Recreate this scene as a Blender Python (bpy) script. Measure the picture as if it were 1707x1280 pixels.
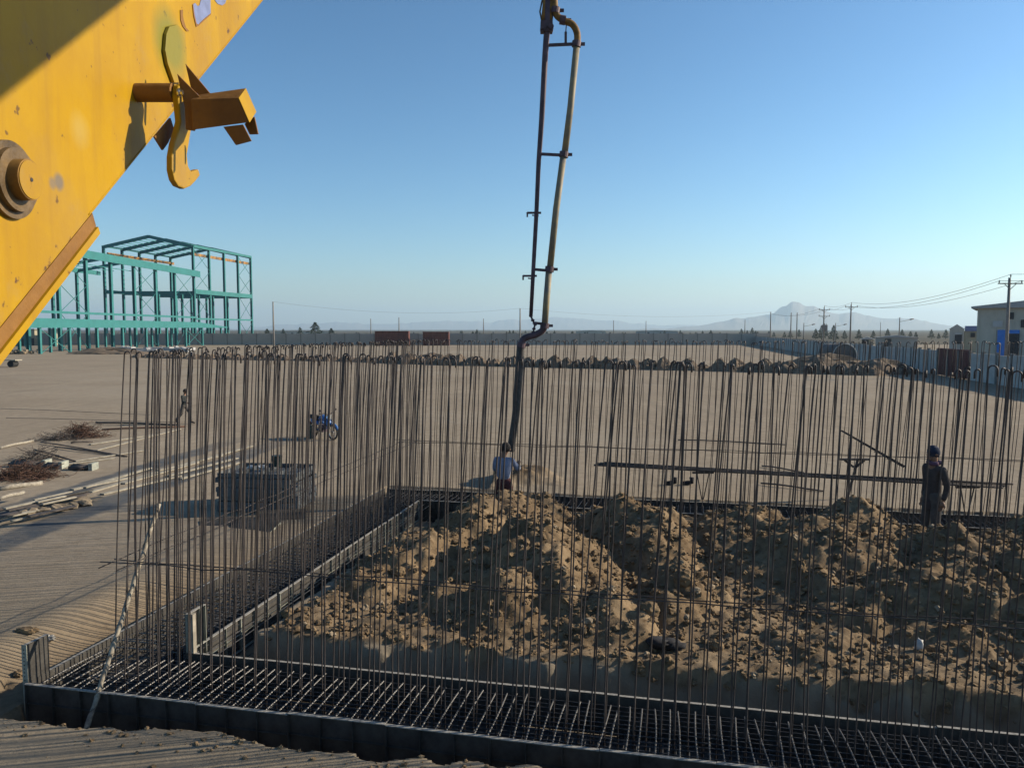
import bpy, bmesh, math, random
import numpy as np
from mathutils import Vector, Matrix
random.seed(7); rng = np.random.default_rng(7)
R = math.radians
S = bpy.context.scene
for o in list(bpy.data.objects): bpy.data.objects.remove(o)
C = S.collection
# ---------------------------------------------------------------- camera
CAM_H = 4.5; F = 1283.0; PITCH = math.atan(91/1283)
cam = bpy.data.cameras.new('camera'); camo = bpy.data.objects.new('camera', cam); C.objects.link(camo)
camo.location = (0, 0, CAM_H); camo.rotation_euler = (math.pi/2 - PITCH, 0, 0)
cam.sensor_width = 36; cam.lens = 36*F/1707; cam.clip_start = 0.05; cam.clip_end = 60000
S.camera = camo
# ---------------------------------------------------------------- sky, sun, exposure
SUN_EL, SUN_AZ = R(25), R(79)
w = bpy.data.worlds.new('World'); S.world = w; w.use_nodes = True
nt = w.node_tree; bg = nt.nodes['Background']
sk = nt.nodes.new('ShaderNodeTexSky'); sk.sky_type = 'NISHITA'; sk.sun_disc = False
sk.sun_elevation = SUN_EL; sk.sun_rotation = SUN_AZ; sk.altitude = 0
sk.air_density = 1.0; sk.dust_density = .5; sk.ozone_density = 3.5
gm = nt.nodes.new('ShaderNodeGamma'); gm.inputs[1].default_value = 1.36; hs = nt.nodes.new('ShaderNodeHueSaturation'); hs.inputs['Saturation'].default_value = 1.05; hs.inputs['Hue'].default_value = .490
nt.links.new(sk.outputs[0], gm.inputs[0]); nt.links.new(gm.outputs[0], hs.inputs['Color']); nt.links.new(hs.outputs[0], bg.inputs[0]); bg.inputs[1].default_value = 0.051
sl = bpy.data.lights.new('sun', 'SUN'); sl.energy = 5.0; sl.angle = R(0.5); sl.color = (1, .86, .66)
so = bpy.data.objects.new('sun', sl); C.objects.link(so)
SV = Vector((math.sin(SUN_AZ)*math.cos(SUN_EL), math.cos(SUN_AZ)*math.cos(SUN_EL), math.sin(SUN_EL)))
so.rotation_euler = (-SV).to_track_quat('-Z', 'Y').to_euler(); so.location = (20, 5, 30)
S.view_settings.view_transform = 'Standard'; S.view_settings.look = 'None'
S.view_settings.exposure = 0.78; S.view_settings.gamma = 1
S.render.engine = 'CYCLES'
# ---------------------------------------------------------------- helpers
def ray(x, y):
    a = (x-853.5)/F; b = -(y-640)/F
    return a, math.cos(PITCH)+b*math.sin(PITCH), -math.sin(PITCH)+b*math.cos(PITCH)
def G(x, y, z=0):
    r = ray(x, y); t = (z-CAM_H)/r[2]; return Vector((r[0]*t, r[1]*t, z))
def D(x, y, d):
    r = ray(x, y); t = d/r[1]; return Vector((r[0]*t, d, CAM_H+r[2]*t))
def PX(x, y, X):
    r = ray(x, y); t = X/r[0]; return Vector((X, r[1]*t, CAM_H+r[2]*t))
def tag(o, label=None, cat=None, group=None, kind=None):
    if label: o['label'] = label
    if cat: o['category'] = cat
    if group: o['group'] = group
    if kind: o['kind'] = kind
    return o
def empty(name, loc, label=None, cat=None, group=None, rz=0):
    o = bpy.data.objects.new(name, None); C.objects.link(o); o.location = loc; o.rotation_euler = (0, 0, rz)
    o.empty_display_size = .1
    return tag(o, label, cat, group)
class MB:
    def __init__(s): s.v = []; s.f = []
    def add(s, v, f):
        n = len(s.v); s.v += [tuple(p) for p in v]; s.f += [tuple(i+n for i in q) for q in f]
    def box(s, c, d, rz=0, M=None):
        x, y, z = d[0]/2, d[1]/2, d[2]/2; ca, sa = math.cos(rz), math.sin(rz); vs = []
        for k in (-z, z):
            for a, b in ((-x, -y), (x, -y), (x, y), (-x, y)):
                p = Vector((a, b, k)); p = M @ p if M else Vector((a*ca-b*sa, a*sa+b*ca, k))
                vs.append(p+Vector(c))
        s.add(vs, [(3, 2, 1, 0), (4, 5, 6, 7), (0, 1, 5, 4), (1, 2, 6, 5), (2, 3, 7, 6), (3, 0, 4, 7)])
    def beam(s, a, b, wd, ht, up=(0, 0, 1)):
        a = Vector(a); b = Vector(b); t = (b-a); L = t.length; t.normalize(); up = Vector(up)
        if abs(t.dot(up)) > .99: up = Vector((0, 1, 0))
        x = t.cross(up).normalized(); z = x.cross(t)
        M = Matrix((x, t, z)).transposed()
        s.box((a+b)/2, (wd, L, ht), M=M)
    def tube(s, pts, r, n=6, cap=True):
        pts = [Vector(p) for p in pts]; m = len(pts); rs = r if isinstance(r, (list, tuple)) else [r]*m
        t0 = (pts[1]-pts[0]).normalized(); up = Vector((0, 0, 1)) if abs(t0.z) < .9 else Vector((0, 1, 0))
        x = t0.cross(up).normalized(); vs = []
        for i in range(m):
            t = (pts[min(i+1, m-1)]-pts[max(i-1, 0)]).normalized()
            x = (x-t*x.dot(t)).normalized(); y = t.cross(x)
            for k in range(n):
                a = 2*math.pi*k/n; vs.append(pts[i]+(x*math.cos(a)+y*math.sin(a))*rs[i])
        fs = [(i*n+k, i*n+(k+1) % n, (i+1)*n+(k+1) % n, (i+1)*n+k) for i in range(m-1) for k in range(n)]
        if cap: fs += [tuple(range(n))[::-1], tuple(range((m-1)*n, m*n))]
        s.add(vs, fs)
    def prism(s, poly, dv):
        n = len(poly); dv = Vector(dv); a = [Vector(p) for p in poly]; b = [p+dv for p in a]
        s.add(a+b, [tuple(range(n))[::-1], tuple(range(n, 2*n))]+[(i, (i+1) % n, n+(i+1) % n, n+i) for i in range(n)])
    def disc(s, c, ax, r, h, n=24):
        c = Vector(c); ax = Vector(ax).normalized(); s.tube([c, c+ax*h], r, n)
    def rock(s, c, r, sub=1, sq=(1, 1, .75), jit=.25):
        V, Fc = ICO[sub]; q = Matrix.Rotation(random.random()*6.28, 3, 'Z') @ Matrix.Rotation(random.random()*6.28, 3, 'X')
        vs = []
        for p in V:
            p = q @ (p*(1+random.uniform(-jit, jit)))
            vs.append((c[0]+p.x*r*sq[0], c[1]+p.y*r*sq[1], c[2]+p.z*r*sq[2]))
        s.add(vs, Fc)
    def mesh(s, name, mat, smooth=False):
        m = bpy.data.meshes.new(name); m.from_pydata(s.v, [], s.f)
        bm = bmesh.new(); bm.from_mesh(m); bmesh.ops.recalc_face_normals(bm, faces=bm.faces); bm.to_mesh(m); bm.free()
        if smooth: m.polygons.foreach_set('use_smooth', [True]*len(m.polygons))
        m.materials.append(mat); return m
    def build(s, name, mat, parent=None, smooth=False):
        o = bpy.data.objects.new(name, s.mesh(name, mat, smooth)); C.objects.link(o)
        if parent: o.parent = parent; 
        return o
ICO = []
for sub in (0, 1, 2):
    bm = bmesh.new(); bmesh.ops.create_icosphere(bm, subdivisions=sub+1, radius=1)
    ICO.append(([v.co.copy() for v in bm.verts], [tuple(v.index for v in f.verts) for f in bm.faces])); bm.free()
def local(parent, pts): return [Vector(p)-parent.location for p in pts]
def copy_tree(o, parent=None):
    c = o.copy(); C.objects.link(c); c.parent = parent
    for ch in o.children: copy_tree(ch, c)
    return c
# ---------------------------------------------------------------- materials
def mat(name, col, rough=.8, metal=0, var=.25, scale=6, col2=None, bump=0, bscale=40, spec=.3, detail=6):
    m = bpy.data.materials.new(name); m.use_nodes = True; n = m.node_tree; b = n.nodes['Principled BSDF']
    b.inputs['Roughness'].default_value = rough; b.inputs['Metallic'].default_value = metal
    b.inputs['Specular IOR Level'].default_value = spec
    tc = n.nodes.new('ShaderNodeTexCoord'); no = n.nodes.new('ShaderNodeTexNoise')
    no.inputs['Scale'].default_value = scale; no.inputs['Detail'].default_value = detail; no.inputs['Roughness'].default_value = .65
    n.links.new(tc.outputs['Object'], no.inputs['Vector'])
    cr = n.nodes.new('ShaderNodeValToRGB'); cr.color_ramp.elements[0].position = .32; cr.color_ramp.elements[1].position = .68
    c2 = col2 if col2 else tuple(c*(1-var) for c in col)
    c1 = col if col2 else tuple(min(1, c*(1+var)) for c in col)
    cr.color_ramp.elements[0].color = (*c2, 1); cr.color_ramp.elements[1].color = (*c1, 1)
    n.links.new(no.outputs['Fac'], cr.inputs[0]); n.links.new(cr.outputs[0], b.inputs['Base Color'])
    if bump:
        n2 = n.nodes.new('ShaderNodeTexNoise'); n2.inputs['Scale'].default_value = bscale; n2.inputs['Detail'].default_value = 8
        n.links.new(tc.outputs['Object'], n2.inputs['Vector'])
        bp = n.nodes.new('ShaderNodeBump'); bp.inputs['Strength'].default_value = bump; bp.inputs['Distance'].default_value = .02
        n.links.new(n2.outputs['Fac'], bp.inputs['Height']); n.links.new(bp.outputs[0], b.inputs['Normal'])
    return m
M = dict(
 rebar=mat('rusty_steel_bar', (.060, .052, .051), .55, .35, .45, 5),
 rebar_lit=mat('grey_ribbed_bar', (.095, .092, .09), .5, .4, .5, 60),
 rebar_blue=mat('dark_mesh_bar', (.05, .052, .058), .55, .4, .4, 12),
 form=mat('form_steel', (.05, .047, .043), .7, .2, .5, 3, bump=.3),
 form_white=mat('form_worn_paint', (0.311, 0.326, 0.274), .75, 0, .4, 5, col2=(0.163, 0.170, 0.148)),
 form_edge=mat('form_edge_cement', (0.222, 0.215, 0.200), .9, 0, .45, 25),
 blind=mat('blinding_concrete', (.05, .05, .052), .9, 0, .3, 2, bump=.3),
 soil=mat('dug_soil', (0.207, 0.141, 0.078), .97, 0, .3, 3, bump=.6, bscale=30, spec=.1),
 rock=mat('soil_clod', (.215, .155, .092), .97, 0, .35, 5, col2=(.09, .062, .038), bump=.5, bscale=30, spec=.1),
 pale_rock=mat('pale_stone', (0.222, 0.178, 0.126), .95, 0, .3, 9, bump=.5, bscale=30, spec=.1),
 teal=mat('teal_paint', (0.026, 0.148, 0.148), .6, 0, .12, .5),
 navy=mat('navy_cloth', (.02, .027, .05), .9), 
 orange=mat('crane_rail_paint', (0.370, 0.192, 0.044), .7, 0, .6, .6, col2=(0.059, 0.037, 0.030), detail=1),
 wall=mat('precast_concrete', (.36, .35, .33), .9, 0, .2, .8, bump=.2),
 wall_far=mat('far_wall_concrete', (.32, .30, .27), .95, 0, .3, .05),
 conc=mat('pole_concrete', (.17, .16, .15), .9, 0, .2, 3),
 wire=mat('black_wire', (.04, .04, .045), .6),
 rust=mat('rusty_sheet', (.12, .04, .028), .85, 0, .5, .8),
 rustbar=mat('rusty_wire', (.075, .042, .030), .9, 0, .5, 3),
 maroon=mat('maroon_gate_paint', (0.104, 0.026, 0.026), .6, 0, .2, 1),
 shed=mat('shed_sheet', (.40, .37, .31), .7, 0, .12, .6),
 shed2=mat('pale_shed_sheet', (.34, .33, .30), .7, 0, .12, .6),
 roof=mat('grey_roof_sheet', (.3, .3, .3), .6, 0, .15, .5),
 blue=mat('blue_gate_paint', (.03, .16, .5), .5, 0, .15, 1),
 bluepaint=mat('faded_blue_paint', (.13, .16, .29), .6, 0, .2, 20),
 dark=mat('dark_opening', (.03, .03, .035), .9),
 white=mat('white_plastic', (0.370, 0.370, 0.370), .5, 0, .12, 10),
 cream=mat('cream_panel', (0.296, 0.266, 0.192), .8, 0, .1, 1),
 green=mat('conifer_green', (.035, .05, .03), .95, 0, .4, .5),
 trunk=mat('bark', (.08, .06, .045), .95),
 timber=mat('grey_timber', (0.244, 0.222, 0.178), .9, 0, .35, 5),
 darktimber=mat('dark_timber', (.07, .06, .055), .9, 0, .4, 4),
 skin=mat('skin', (.2, .11, .07), .6, 0, .1), hair=mat('black_hair', (.012, .01, .01), .8),
 shirt=mat('pale_blue_shirt', (0.178, 0.207, 0.296), .9, 0, .2, 12), maroontr=mat('maroon_trousers', (0.063, 0.022, 0.024), .95),
 brownc=mat('brown_jacket', (.05, .04, .038), .95, 0, .3, 9), greytr=mat('dusty_trousers', (.075, .068, .062), .95, 0, .3, 9),
 darkc=mat('charcoal_jacket', (.03, .034, .034), .95), boot=mat('boot_leather', (.03, .025, .02), .8),
 scarf=mat('purple_scarf', (.09, .05, .08), .9), tyre=mat('tyre_rubber', (.02, .02, .02), .9),
 mblue=mat('blue_tank_paint', (.04, .12, .32), .35, 0, .1), chrome=mat('chrome', (.6, .6, .6), .25, 1, .05),
 hose=mat('black_hose_rubber', (.05, .047, .045), .6, 0, .5, 8), pipe=mat('dusty_pipe_paint', (0.266, 0.215, 0.111), .6, 0, .35, 3, col2=(0.126, 0.118, 0.111)),
 grease=mat('greasy_washer', (.10, .065, .03), .5, 0, .5, 14, bump=.3),
 frame=mat('dark_pipe_frame', (.075, .05, .06), .6, .2, .4, 4), ybrown=mat('ochre_joint_paint', (0.163, 0.089, 0.022), .7, 0, .5, 8),
 brownpl=mat('shade_and_outline_brown', (.21, .10, .02), .7, 0, .25, 6, col2=(.13, .06, .014), bump=.2, bscale=40),  # brown carries the shade on yellow plates; emblem outlines simply use the same brown
 drum=mat('dark_green_drum', (.02, .04, .035), .6),
 black=mat('black_cloth', (.015, .015, .018), .9), concrete_pipe=mat('dark_tank_end', (.10, .09, .085), .9, 0, .3, 1),
 bamboo=mat('cement_covered_pole', (.34, .31, .25), .9, 0, .6, 14, col2=(.13, .11, .09)),
 rope=mat('dirty_rope', (.12, .105, .085), .95, 0, .4, 20),
)
# boom paint: yellow, dusty, chipped, olive overspray disc round the latch, grime
def boom_paint():
    m = mat('boom_yellow_paint', (.36, .215, .003), .5, 0, .1, 4, col2=(.31, .172, .003), bump=.05, bscale=60, spec=.18)
    n = m.node_tree; b = n.nodes['Principled BSDF']; tc = n.nodes.new('ShaderNodeTexCoord')
    base = b.inputs['Base Color'].links[0].from_socket
    def noise(sc, det=8, rough=.6):
        x = n.nodes.new('ShaderNodeTexNoise'); x.inputs['Scale'].default_value = sc; x.inputs['Detail'].default_value = det
        x.inputs['Roughness'].default_value = rough; n.links.new(tc.outputs['Object'], x.inputs['Vector']); return x.outputs['Fac']
    def ramp(sock, a, c):
        r = n.nodes.new('ShaderNodeMapRange'); r.inputs[1].default_value = a; r.inputs[2].default_value = c; r.clamp = True
        n.links.new(sock, r.inputs[0]); return r.outputs[0]
    def mixc(fac, c0, col):
        x = n.nodes.new('ShaderNodeMix'); x.data_type = 'RGBA'; n.links.new(fac, x.inputs[0]); n.links.new(c0, x.inputs[6])
        x.inputs[7].default_value = (*col, 1); return x.outputs[2]
    def mul(a, k):
        x = n.nodes.new('ShaderNodeMath'); x.operation = 'MULTIPLY'; n.links.new(a, x.inputs[0])
        if isinstance(k, float): x.inputs[1].default_value = k
        else: n.links.new(k, x.inputs[1])
        return x.outputs[0]
    c = mixc(mul(ramp(noise(3.2), .5, .72), .55), base, (.27, .16, .045))
    mp = n.nodes.new('ShaderNodeMapping'); mp.inputs['Rotation'].default_value = (-math.atan2(BD.z, BD.y) if 0 else 0, 0, 0); mp.inputs['Scale'].default_value = (20, 22, 2.2); n.links.new(tc.outputs['Object'], mp.inputs[0])
    st = n.nodes.new('ShaderNodeTexNoise'); st.inputs['Scale'].default_value = 1; st.inputs['Detail'].default_value = 5; n.links.new(mp.outputs[0], st.inputs['Vector'])
    c = mixc(mul(ramp(st.outputs['Fac'], .52, .74), .35), c, (.20, .105, .02))
    c = mixc(mul(ramp(noise(1.6, 5), .45, .68), .4), c, (.22, .115, .012))
    c = mixc(mul(ramp(noise(6, 9, .75), .56, .7), .5), c, (.26, .17, .06))
    c = mixc(ramp(noise(13, 10, .7), .635, .665), c, (.10, .05, .025))
    c = mixc(mul(ramp(noise(26, 4, .5), .68, .71), .8), c, (.08, .04, .02))
    def spot(p, r, soft, col, k=1.0, wob=.3):
        vm = n.nodes.new('ShaderNodeVectorMath'); vm.operation = 'DISTANCE'; n.links.new(tc.outputs['Object'], vm.inputs[0]); vm.inputs[1].default_value = p
        wv = n.nodes.new('ShaderNodeMath'); wv.operation = 'MULTIPLY_ADD'; n.links.new(noise(9, 4), wv.inputs[0]); wv.inputs[1].default_value = wob*r; n.links.new(vm.outputs['Value'], wv.inputs[2])
        f = ramp(wv.outputs[0], r+soft+wob*r*.5, r-soft+wob*r*.5)
        return mixc(mul(f, k), c, col)
    c = spot(PX(281, 72, -1)-PX(149, 362, -1), .088, .03, (.165, .155, .025), .9)
    c = spot(PX(98, 303, -1)-PX(149, 362, -1), .018, .006, (.13, .11, .09), .9, 1.2)
    c = spot(PX(88, 306, -1)-PX(149, 362, -1), .012, .005, (.15, .12, .09), .8, 1.2)
    c = spot(PX(133, 215, -1)-PX(149, 362, -1), .03, .018, (.34, .26, .08), .45, 1.2)
    n.links.new(c, b.inputs['Base Color'])
    return m
M['boom'] = boom_paint()
# ---------------------------------------------------------------- foundation frame (u along the front trench, v away from the camera)
ANG = R(-12.2); E1 = Vector((math.cos(ANG), math.sin(ANG), 0)); E2 = Vector((-math.sin(ANG), math.cos(ANG), 0)); O = Vector((-4.56, 10.45, 0))
def W(u, v, z=0): return O+E1*u+E2*v+Vector((0, 0, z))
def UV(p): q = Vector(p)-O; return q.dot(E1), q.dot(E2)
FW, LW, VB = 1.22, 1.42, 9.9       # front / left trench widths, inner v of the back trench
# ---------------------------------------------------------------- ground: one sheet with the excavation and the spoil heaps
def vnoise(x, y, sc, seed):
    r = np.random.default_rng(seed).random((256, 256)); X = x*sc; Y = y*sc
    i = np.floor(X).astype(int); j = np.floor(Y).astype(int); fx = X-i; fy = Y-j
    fx = fx*fx*(3-2*fx); fy = fy*fy*(3-2*fy); g = lambda a, b: r[a % 256, b % 256]
    return (g(i, j)*(1-fx)+g(i+1, j)*fx)*(1-fy)+(g(i, j+1)*(1-fx)+g(i+1, j+1)*fx)*fy-.5
def fbm(x, y, sc, seed, o=4, g=.5):
    t = 0; a = 1
    for k in range(o): t = t+a*vnoise(x+k*13.7, y+k*7.3, sc, seed+k); sc *= 2.03; a *= g
    return t
HEAPS = [(830,812,16.8,.62),(790,845,15.6,.6),(745,868,15.8,.6),(890,862,13.9,.68),(935,905,13.0,.62),(1060,832,15.9,.6),(1000,842,16.6,.6),
 (1425,832,15.3,.6),(1340,862,15.0,.55),(1605,885,13.7,.55),(1560,905,14.2,.5),(1700,905,13.0,.5),(1790,900,13.4,.5),(1235,850,16.3,.55),(1500,884,16.2,.5),
 (715,910,14.0,.6),(640,930,13.2,.6),(560,975,12.5,.6),(1435,985,11.7,.62),(1390,1010,11.5,.6),(1650,985,11.3,.55),(1740,990,11.0,.55),(860,955,11.9,.6),(1140,945,12.4,.8),(1010,990,12.0,.6),
 (770,1000,11.7,.55),(680,1015,11.6,.55),(1085,1010,11.2,.7),(960,1015,11.3,.55),(1520,1040,10.9,.55),(1260,1050,10.8,.4),
 (820,764,22.8,.42),(760,778,22.6,.42),(880,772,22.9,.42),(925,790,22.4,.42),(1640,842,20.2,.4),(1480,826,20.8,.35),(1720,850,19.9,.4),(1560,836,20.5,.35)]
HP = []
for x, y, d, s in HEAPS: p = D(x, y, d); HP.append((p.x, p.y, p.z-.13, s*1.08))
RIDGES = [[(890,862,13.9),(925,900,13.1),(960,950,12.3),(990,1000,11.6)],[(1425,832,15.3),(1440,868,14.5),(1455,905,13.7)],[(1370,950,12.6),(1400,1000,11.8),(1425,1050,11.1)],
 [(1600,882,13.8),(1625,930,12.9),(1650,985,12.0)],[(1060,832,15.9),(1090,872,14.9),(1120,920,13.9)],[(800,830,16.0),(740,872,15.0),(680,912,13.8)],[(770,985,12.0),(800,1030,11.3)],[(1235,850,16.2),(1270,880,15.3)],[(1740,930,13.0),(1760,1000,11.8)]]
for rd in RIDGES:
    Q = [D(*q) for q in rd]
    for i in range(len(Q)-1):
        for t in (0, .33, .66): p = Q[i].lerp(Q[i+1], t); HP.append((p.x, p.y, p.z-.04, .66))
    HP.append((Q[-1].x, Q[-1].y, Q[-1].z, .8))
for x, y, z, q in ((9.9, 12.6, 1.1, .5), (9.5, 10.9, .9, .5), (11.4, 14.8, 1.1, .5), (9.4, 14.0, .6, .5), (7.6, 12.6, .6, .5), (6.7, 12.0, .6, .45), (5.9, 14.4, .8, .45), (4.7, 15.2, .65, .45)): HP.append((x, y, z, q))
for _ in range(10):
    u = random.uniform(1.2, 15); v = random.uniform(1.4, 8.6); p = W(u, v); HP.append((p.x, p.y, random.uniform(.15, .5), random.uniform(.4, .65)))
def height(x, y):
    """ground level, for numpy arrays"""
    dx = x-O.x; dy = y-O.y; u = dx*E1.x+dy*E1.y; v = dx*E2.x+dy*E2.y
    near = np.clip(1-(np.hypot(x, y-12)-22)/40, 0, 1)
    z = .03*fbm(x, y, .25, 3)*near
    # heaps of dug soil
    wx = x+.75*fbm(x, y, .8, 11, 2)+.22*fbm(x, y, 2.6, 13, 3); wy = y+.75*fbm(x, y, .8, 21, 2)+.22*fbm(x, y, 2.6, 23, 3); h = np.zeros_like(x)-1
    for hx, hy, hz, s in HP:
        d = np.hypot(wx-hx, (wy-hy)*.9); c = hz-(np.sqrt(d*d+.05)-.22)*s; h = np.maximum(h, c)
    inside = (u > .8) & (v > .85) & (v < VB-.75) & (u < 25); back = (v > VB+FW+.5) & (v < VB+5)
    # inner field is rough all over
    rough = np.where(inside, .10*fbm(x, y, 1.6, 31, 4, .6)+.05, 0)
    gate = np.clip((v-.85)/.9, 0, 1)*np.clip((u-.6)/1.1, 0, 1)*np.clip((VB-.6-v)/.9, 0, 1)
    hh = np.where(inside, np.maximum(h, 0)*(.35+.65*gate), np.where(back & (u > 1.5), np.maximum(h, 0), 0))
    m = np.clip(hh*3, 0, 1)
    z = z+rough+hh+m*(.13*np.abs(fbm(x, y, 1.3, 41, 3))+.15*fbm(x, y, 2.6, 51, 4, .62))+np.where(inside, .055*fbm(x, y, 6, 61, 3, .6), 0)
    soil = np.clip(m+np.where(inside, .8, 0), 0, 1)
    # bank falling to the outer form of the left trench, rippled
    bank = np.clip((u+3.1)/1.5, 0, 1)*((u < -LW)*(v < 13)*(v > -1.9)); bank = bank*np.clip((v+1.9)/.5, 0, 1)*np.clip((7-v)/5, 0, 1)
    z = z-.30*bank*bank*(3-2*bank)+.05*bank*fbm(x, y, 1.1, 71, 3)+.09*np.exp(-((u+2.7)/.45)**2)*np.clip((v+1.7)/.4, 0, 1)*np.clip((4-v)/4, 0, 1)
    soil = np.maximum(soil, bank*.8)
    # grader ridges
    a = R(14)+.10*fbm(x, y, .3, 81, 2); q = -(x*np.sin(a))+y*np.cos(a)+.09*fbm(x, y, .8, 83, 4, .6)+.35*bank*fbm(x, y, .9, 85, 2)
    amp = .5*(.2+1.1*np.clip(fbm(x, y, .5, 87, 2)+.5, 0, 1))*np.clip((17-y)/6, 0, 1)*np.where(inside, 0, 1)
    z = z+amp*(.006+.014*bank)*np.abs(np.sin(q*math.pi/.088))+np.where((y < 9.5), .018*fbm(x, y, 5, 91, 3, .6)*np.clip(fbm(x, y, .7, 93, 2)+.35, 0, 1), 0)
    # excavation ring
    e = .13*fbm(x, y, 1.7, 101, 3, .55); e2 = .22*fbm(x, y, 1.2, 111, 4, .6)
    edge = .80+e*.9+.01*u; fl = floor0 = -.58+.02*fbm(x, y, 4, 121, 3); talus = floor0+np.clip((v-edge+.30)/.30+.5*fbm(x, y, 2.5, 131, 4, .6), 0, 1)**1.3*.62
    front = (v > -FW-.62-e2*1.2+.03*(u-4)) & (v < edge) & (u > -LW-.05)
    left = (u > -LW-.05) & (u < .62+e*1.4+1.5*np.clip((v-6.3)/1.6, 0, 1)) & (v > -FW-.3) & (v < VB+FW+.4)
    bk = (v > VB-.55+e*1.2) & (v < VB+FW+.3+e) & (u > -LW-.05)
    dig = front | left | bk
    floor = -.58+.02*fbm(x, y, 4, 121, 3)
    floor = np.where((v > .3) & (v < edge+.01) & (u > .62) & (v < 1.3), np.maximum(floor, talus), floor)
    z = np.where(dig & (u < 30), np.minimum(z, floor), z)
    end = (v > -FW-.45) & (v < -FW+.35) & (u > -LW-.75+e) & (u <= -LW-.05); z = np.where(end, np.minimum(z, -.3), z)
    return z, soil
def axis(parts):
    a = []
    for s, e, st in parts: a += list(np.arange(s, e, st))
    return a
def far(start, sign, st):
    out = []; p = start
    while abs(p) < 16000: p += sign*st; st *= 1.13; out.append(p)
    return out
us = axis([(-7, -1.3, .045), (-1.3, 13, .055), (13, 19, .09)]); us = far(-7, -1, .06)[::-1]+us+far(19, 1, .1)
vs = axis([(-3.4, -1.2, .022), (-1.2, 4, .042), (4, 13.5, .058)]); vs = far(-3.4, -1, .06)[::-1]+vs+far(13.5, 1, .07)
U, V = np.meshgrid(np.array(us), np.array(vs))
X = O.x+E1.x*U+E2.x*V; Y = O.y+E1.y*U+E2.y*V; Z, SOIL = height(X, Y)
nu, nv = len(us), len(vs)
co = np.stack([X, Y, Z], -1).reshape(-1, 3); idx = np.arange(nu*nv).reshape(nv, nu)
fa = np.stack([idx[:-1, :-1], idx[:-1, 1:], idx[1:, 1:], idx[1:, :-1]], -1).reshape(-1, 4)
me = bpy.data.meshes.new('ground'); me.vertices.add(len(co)); me.vertices.foreach_set('co', co.ravel())
me.loops.add(fa.size); me.loops.foreach_set('vertex_index', fa.ravel()); me.polygons.add(len(fa))
me.polygons.foreach_set('loop_start', np.arange(0, fa.size, 4)); me.polygons.foreach_set('loop_total', np.full(len(fa), 4))
me.update(); me.validate()
at = me.attributes.new('soil', 'FLOAT', 'POINT'); at.data.foreach_set('value', SOIL.ravel().astype(np.float32))
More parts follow.
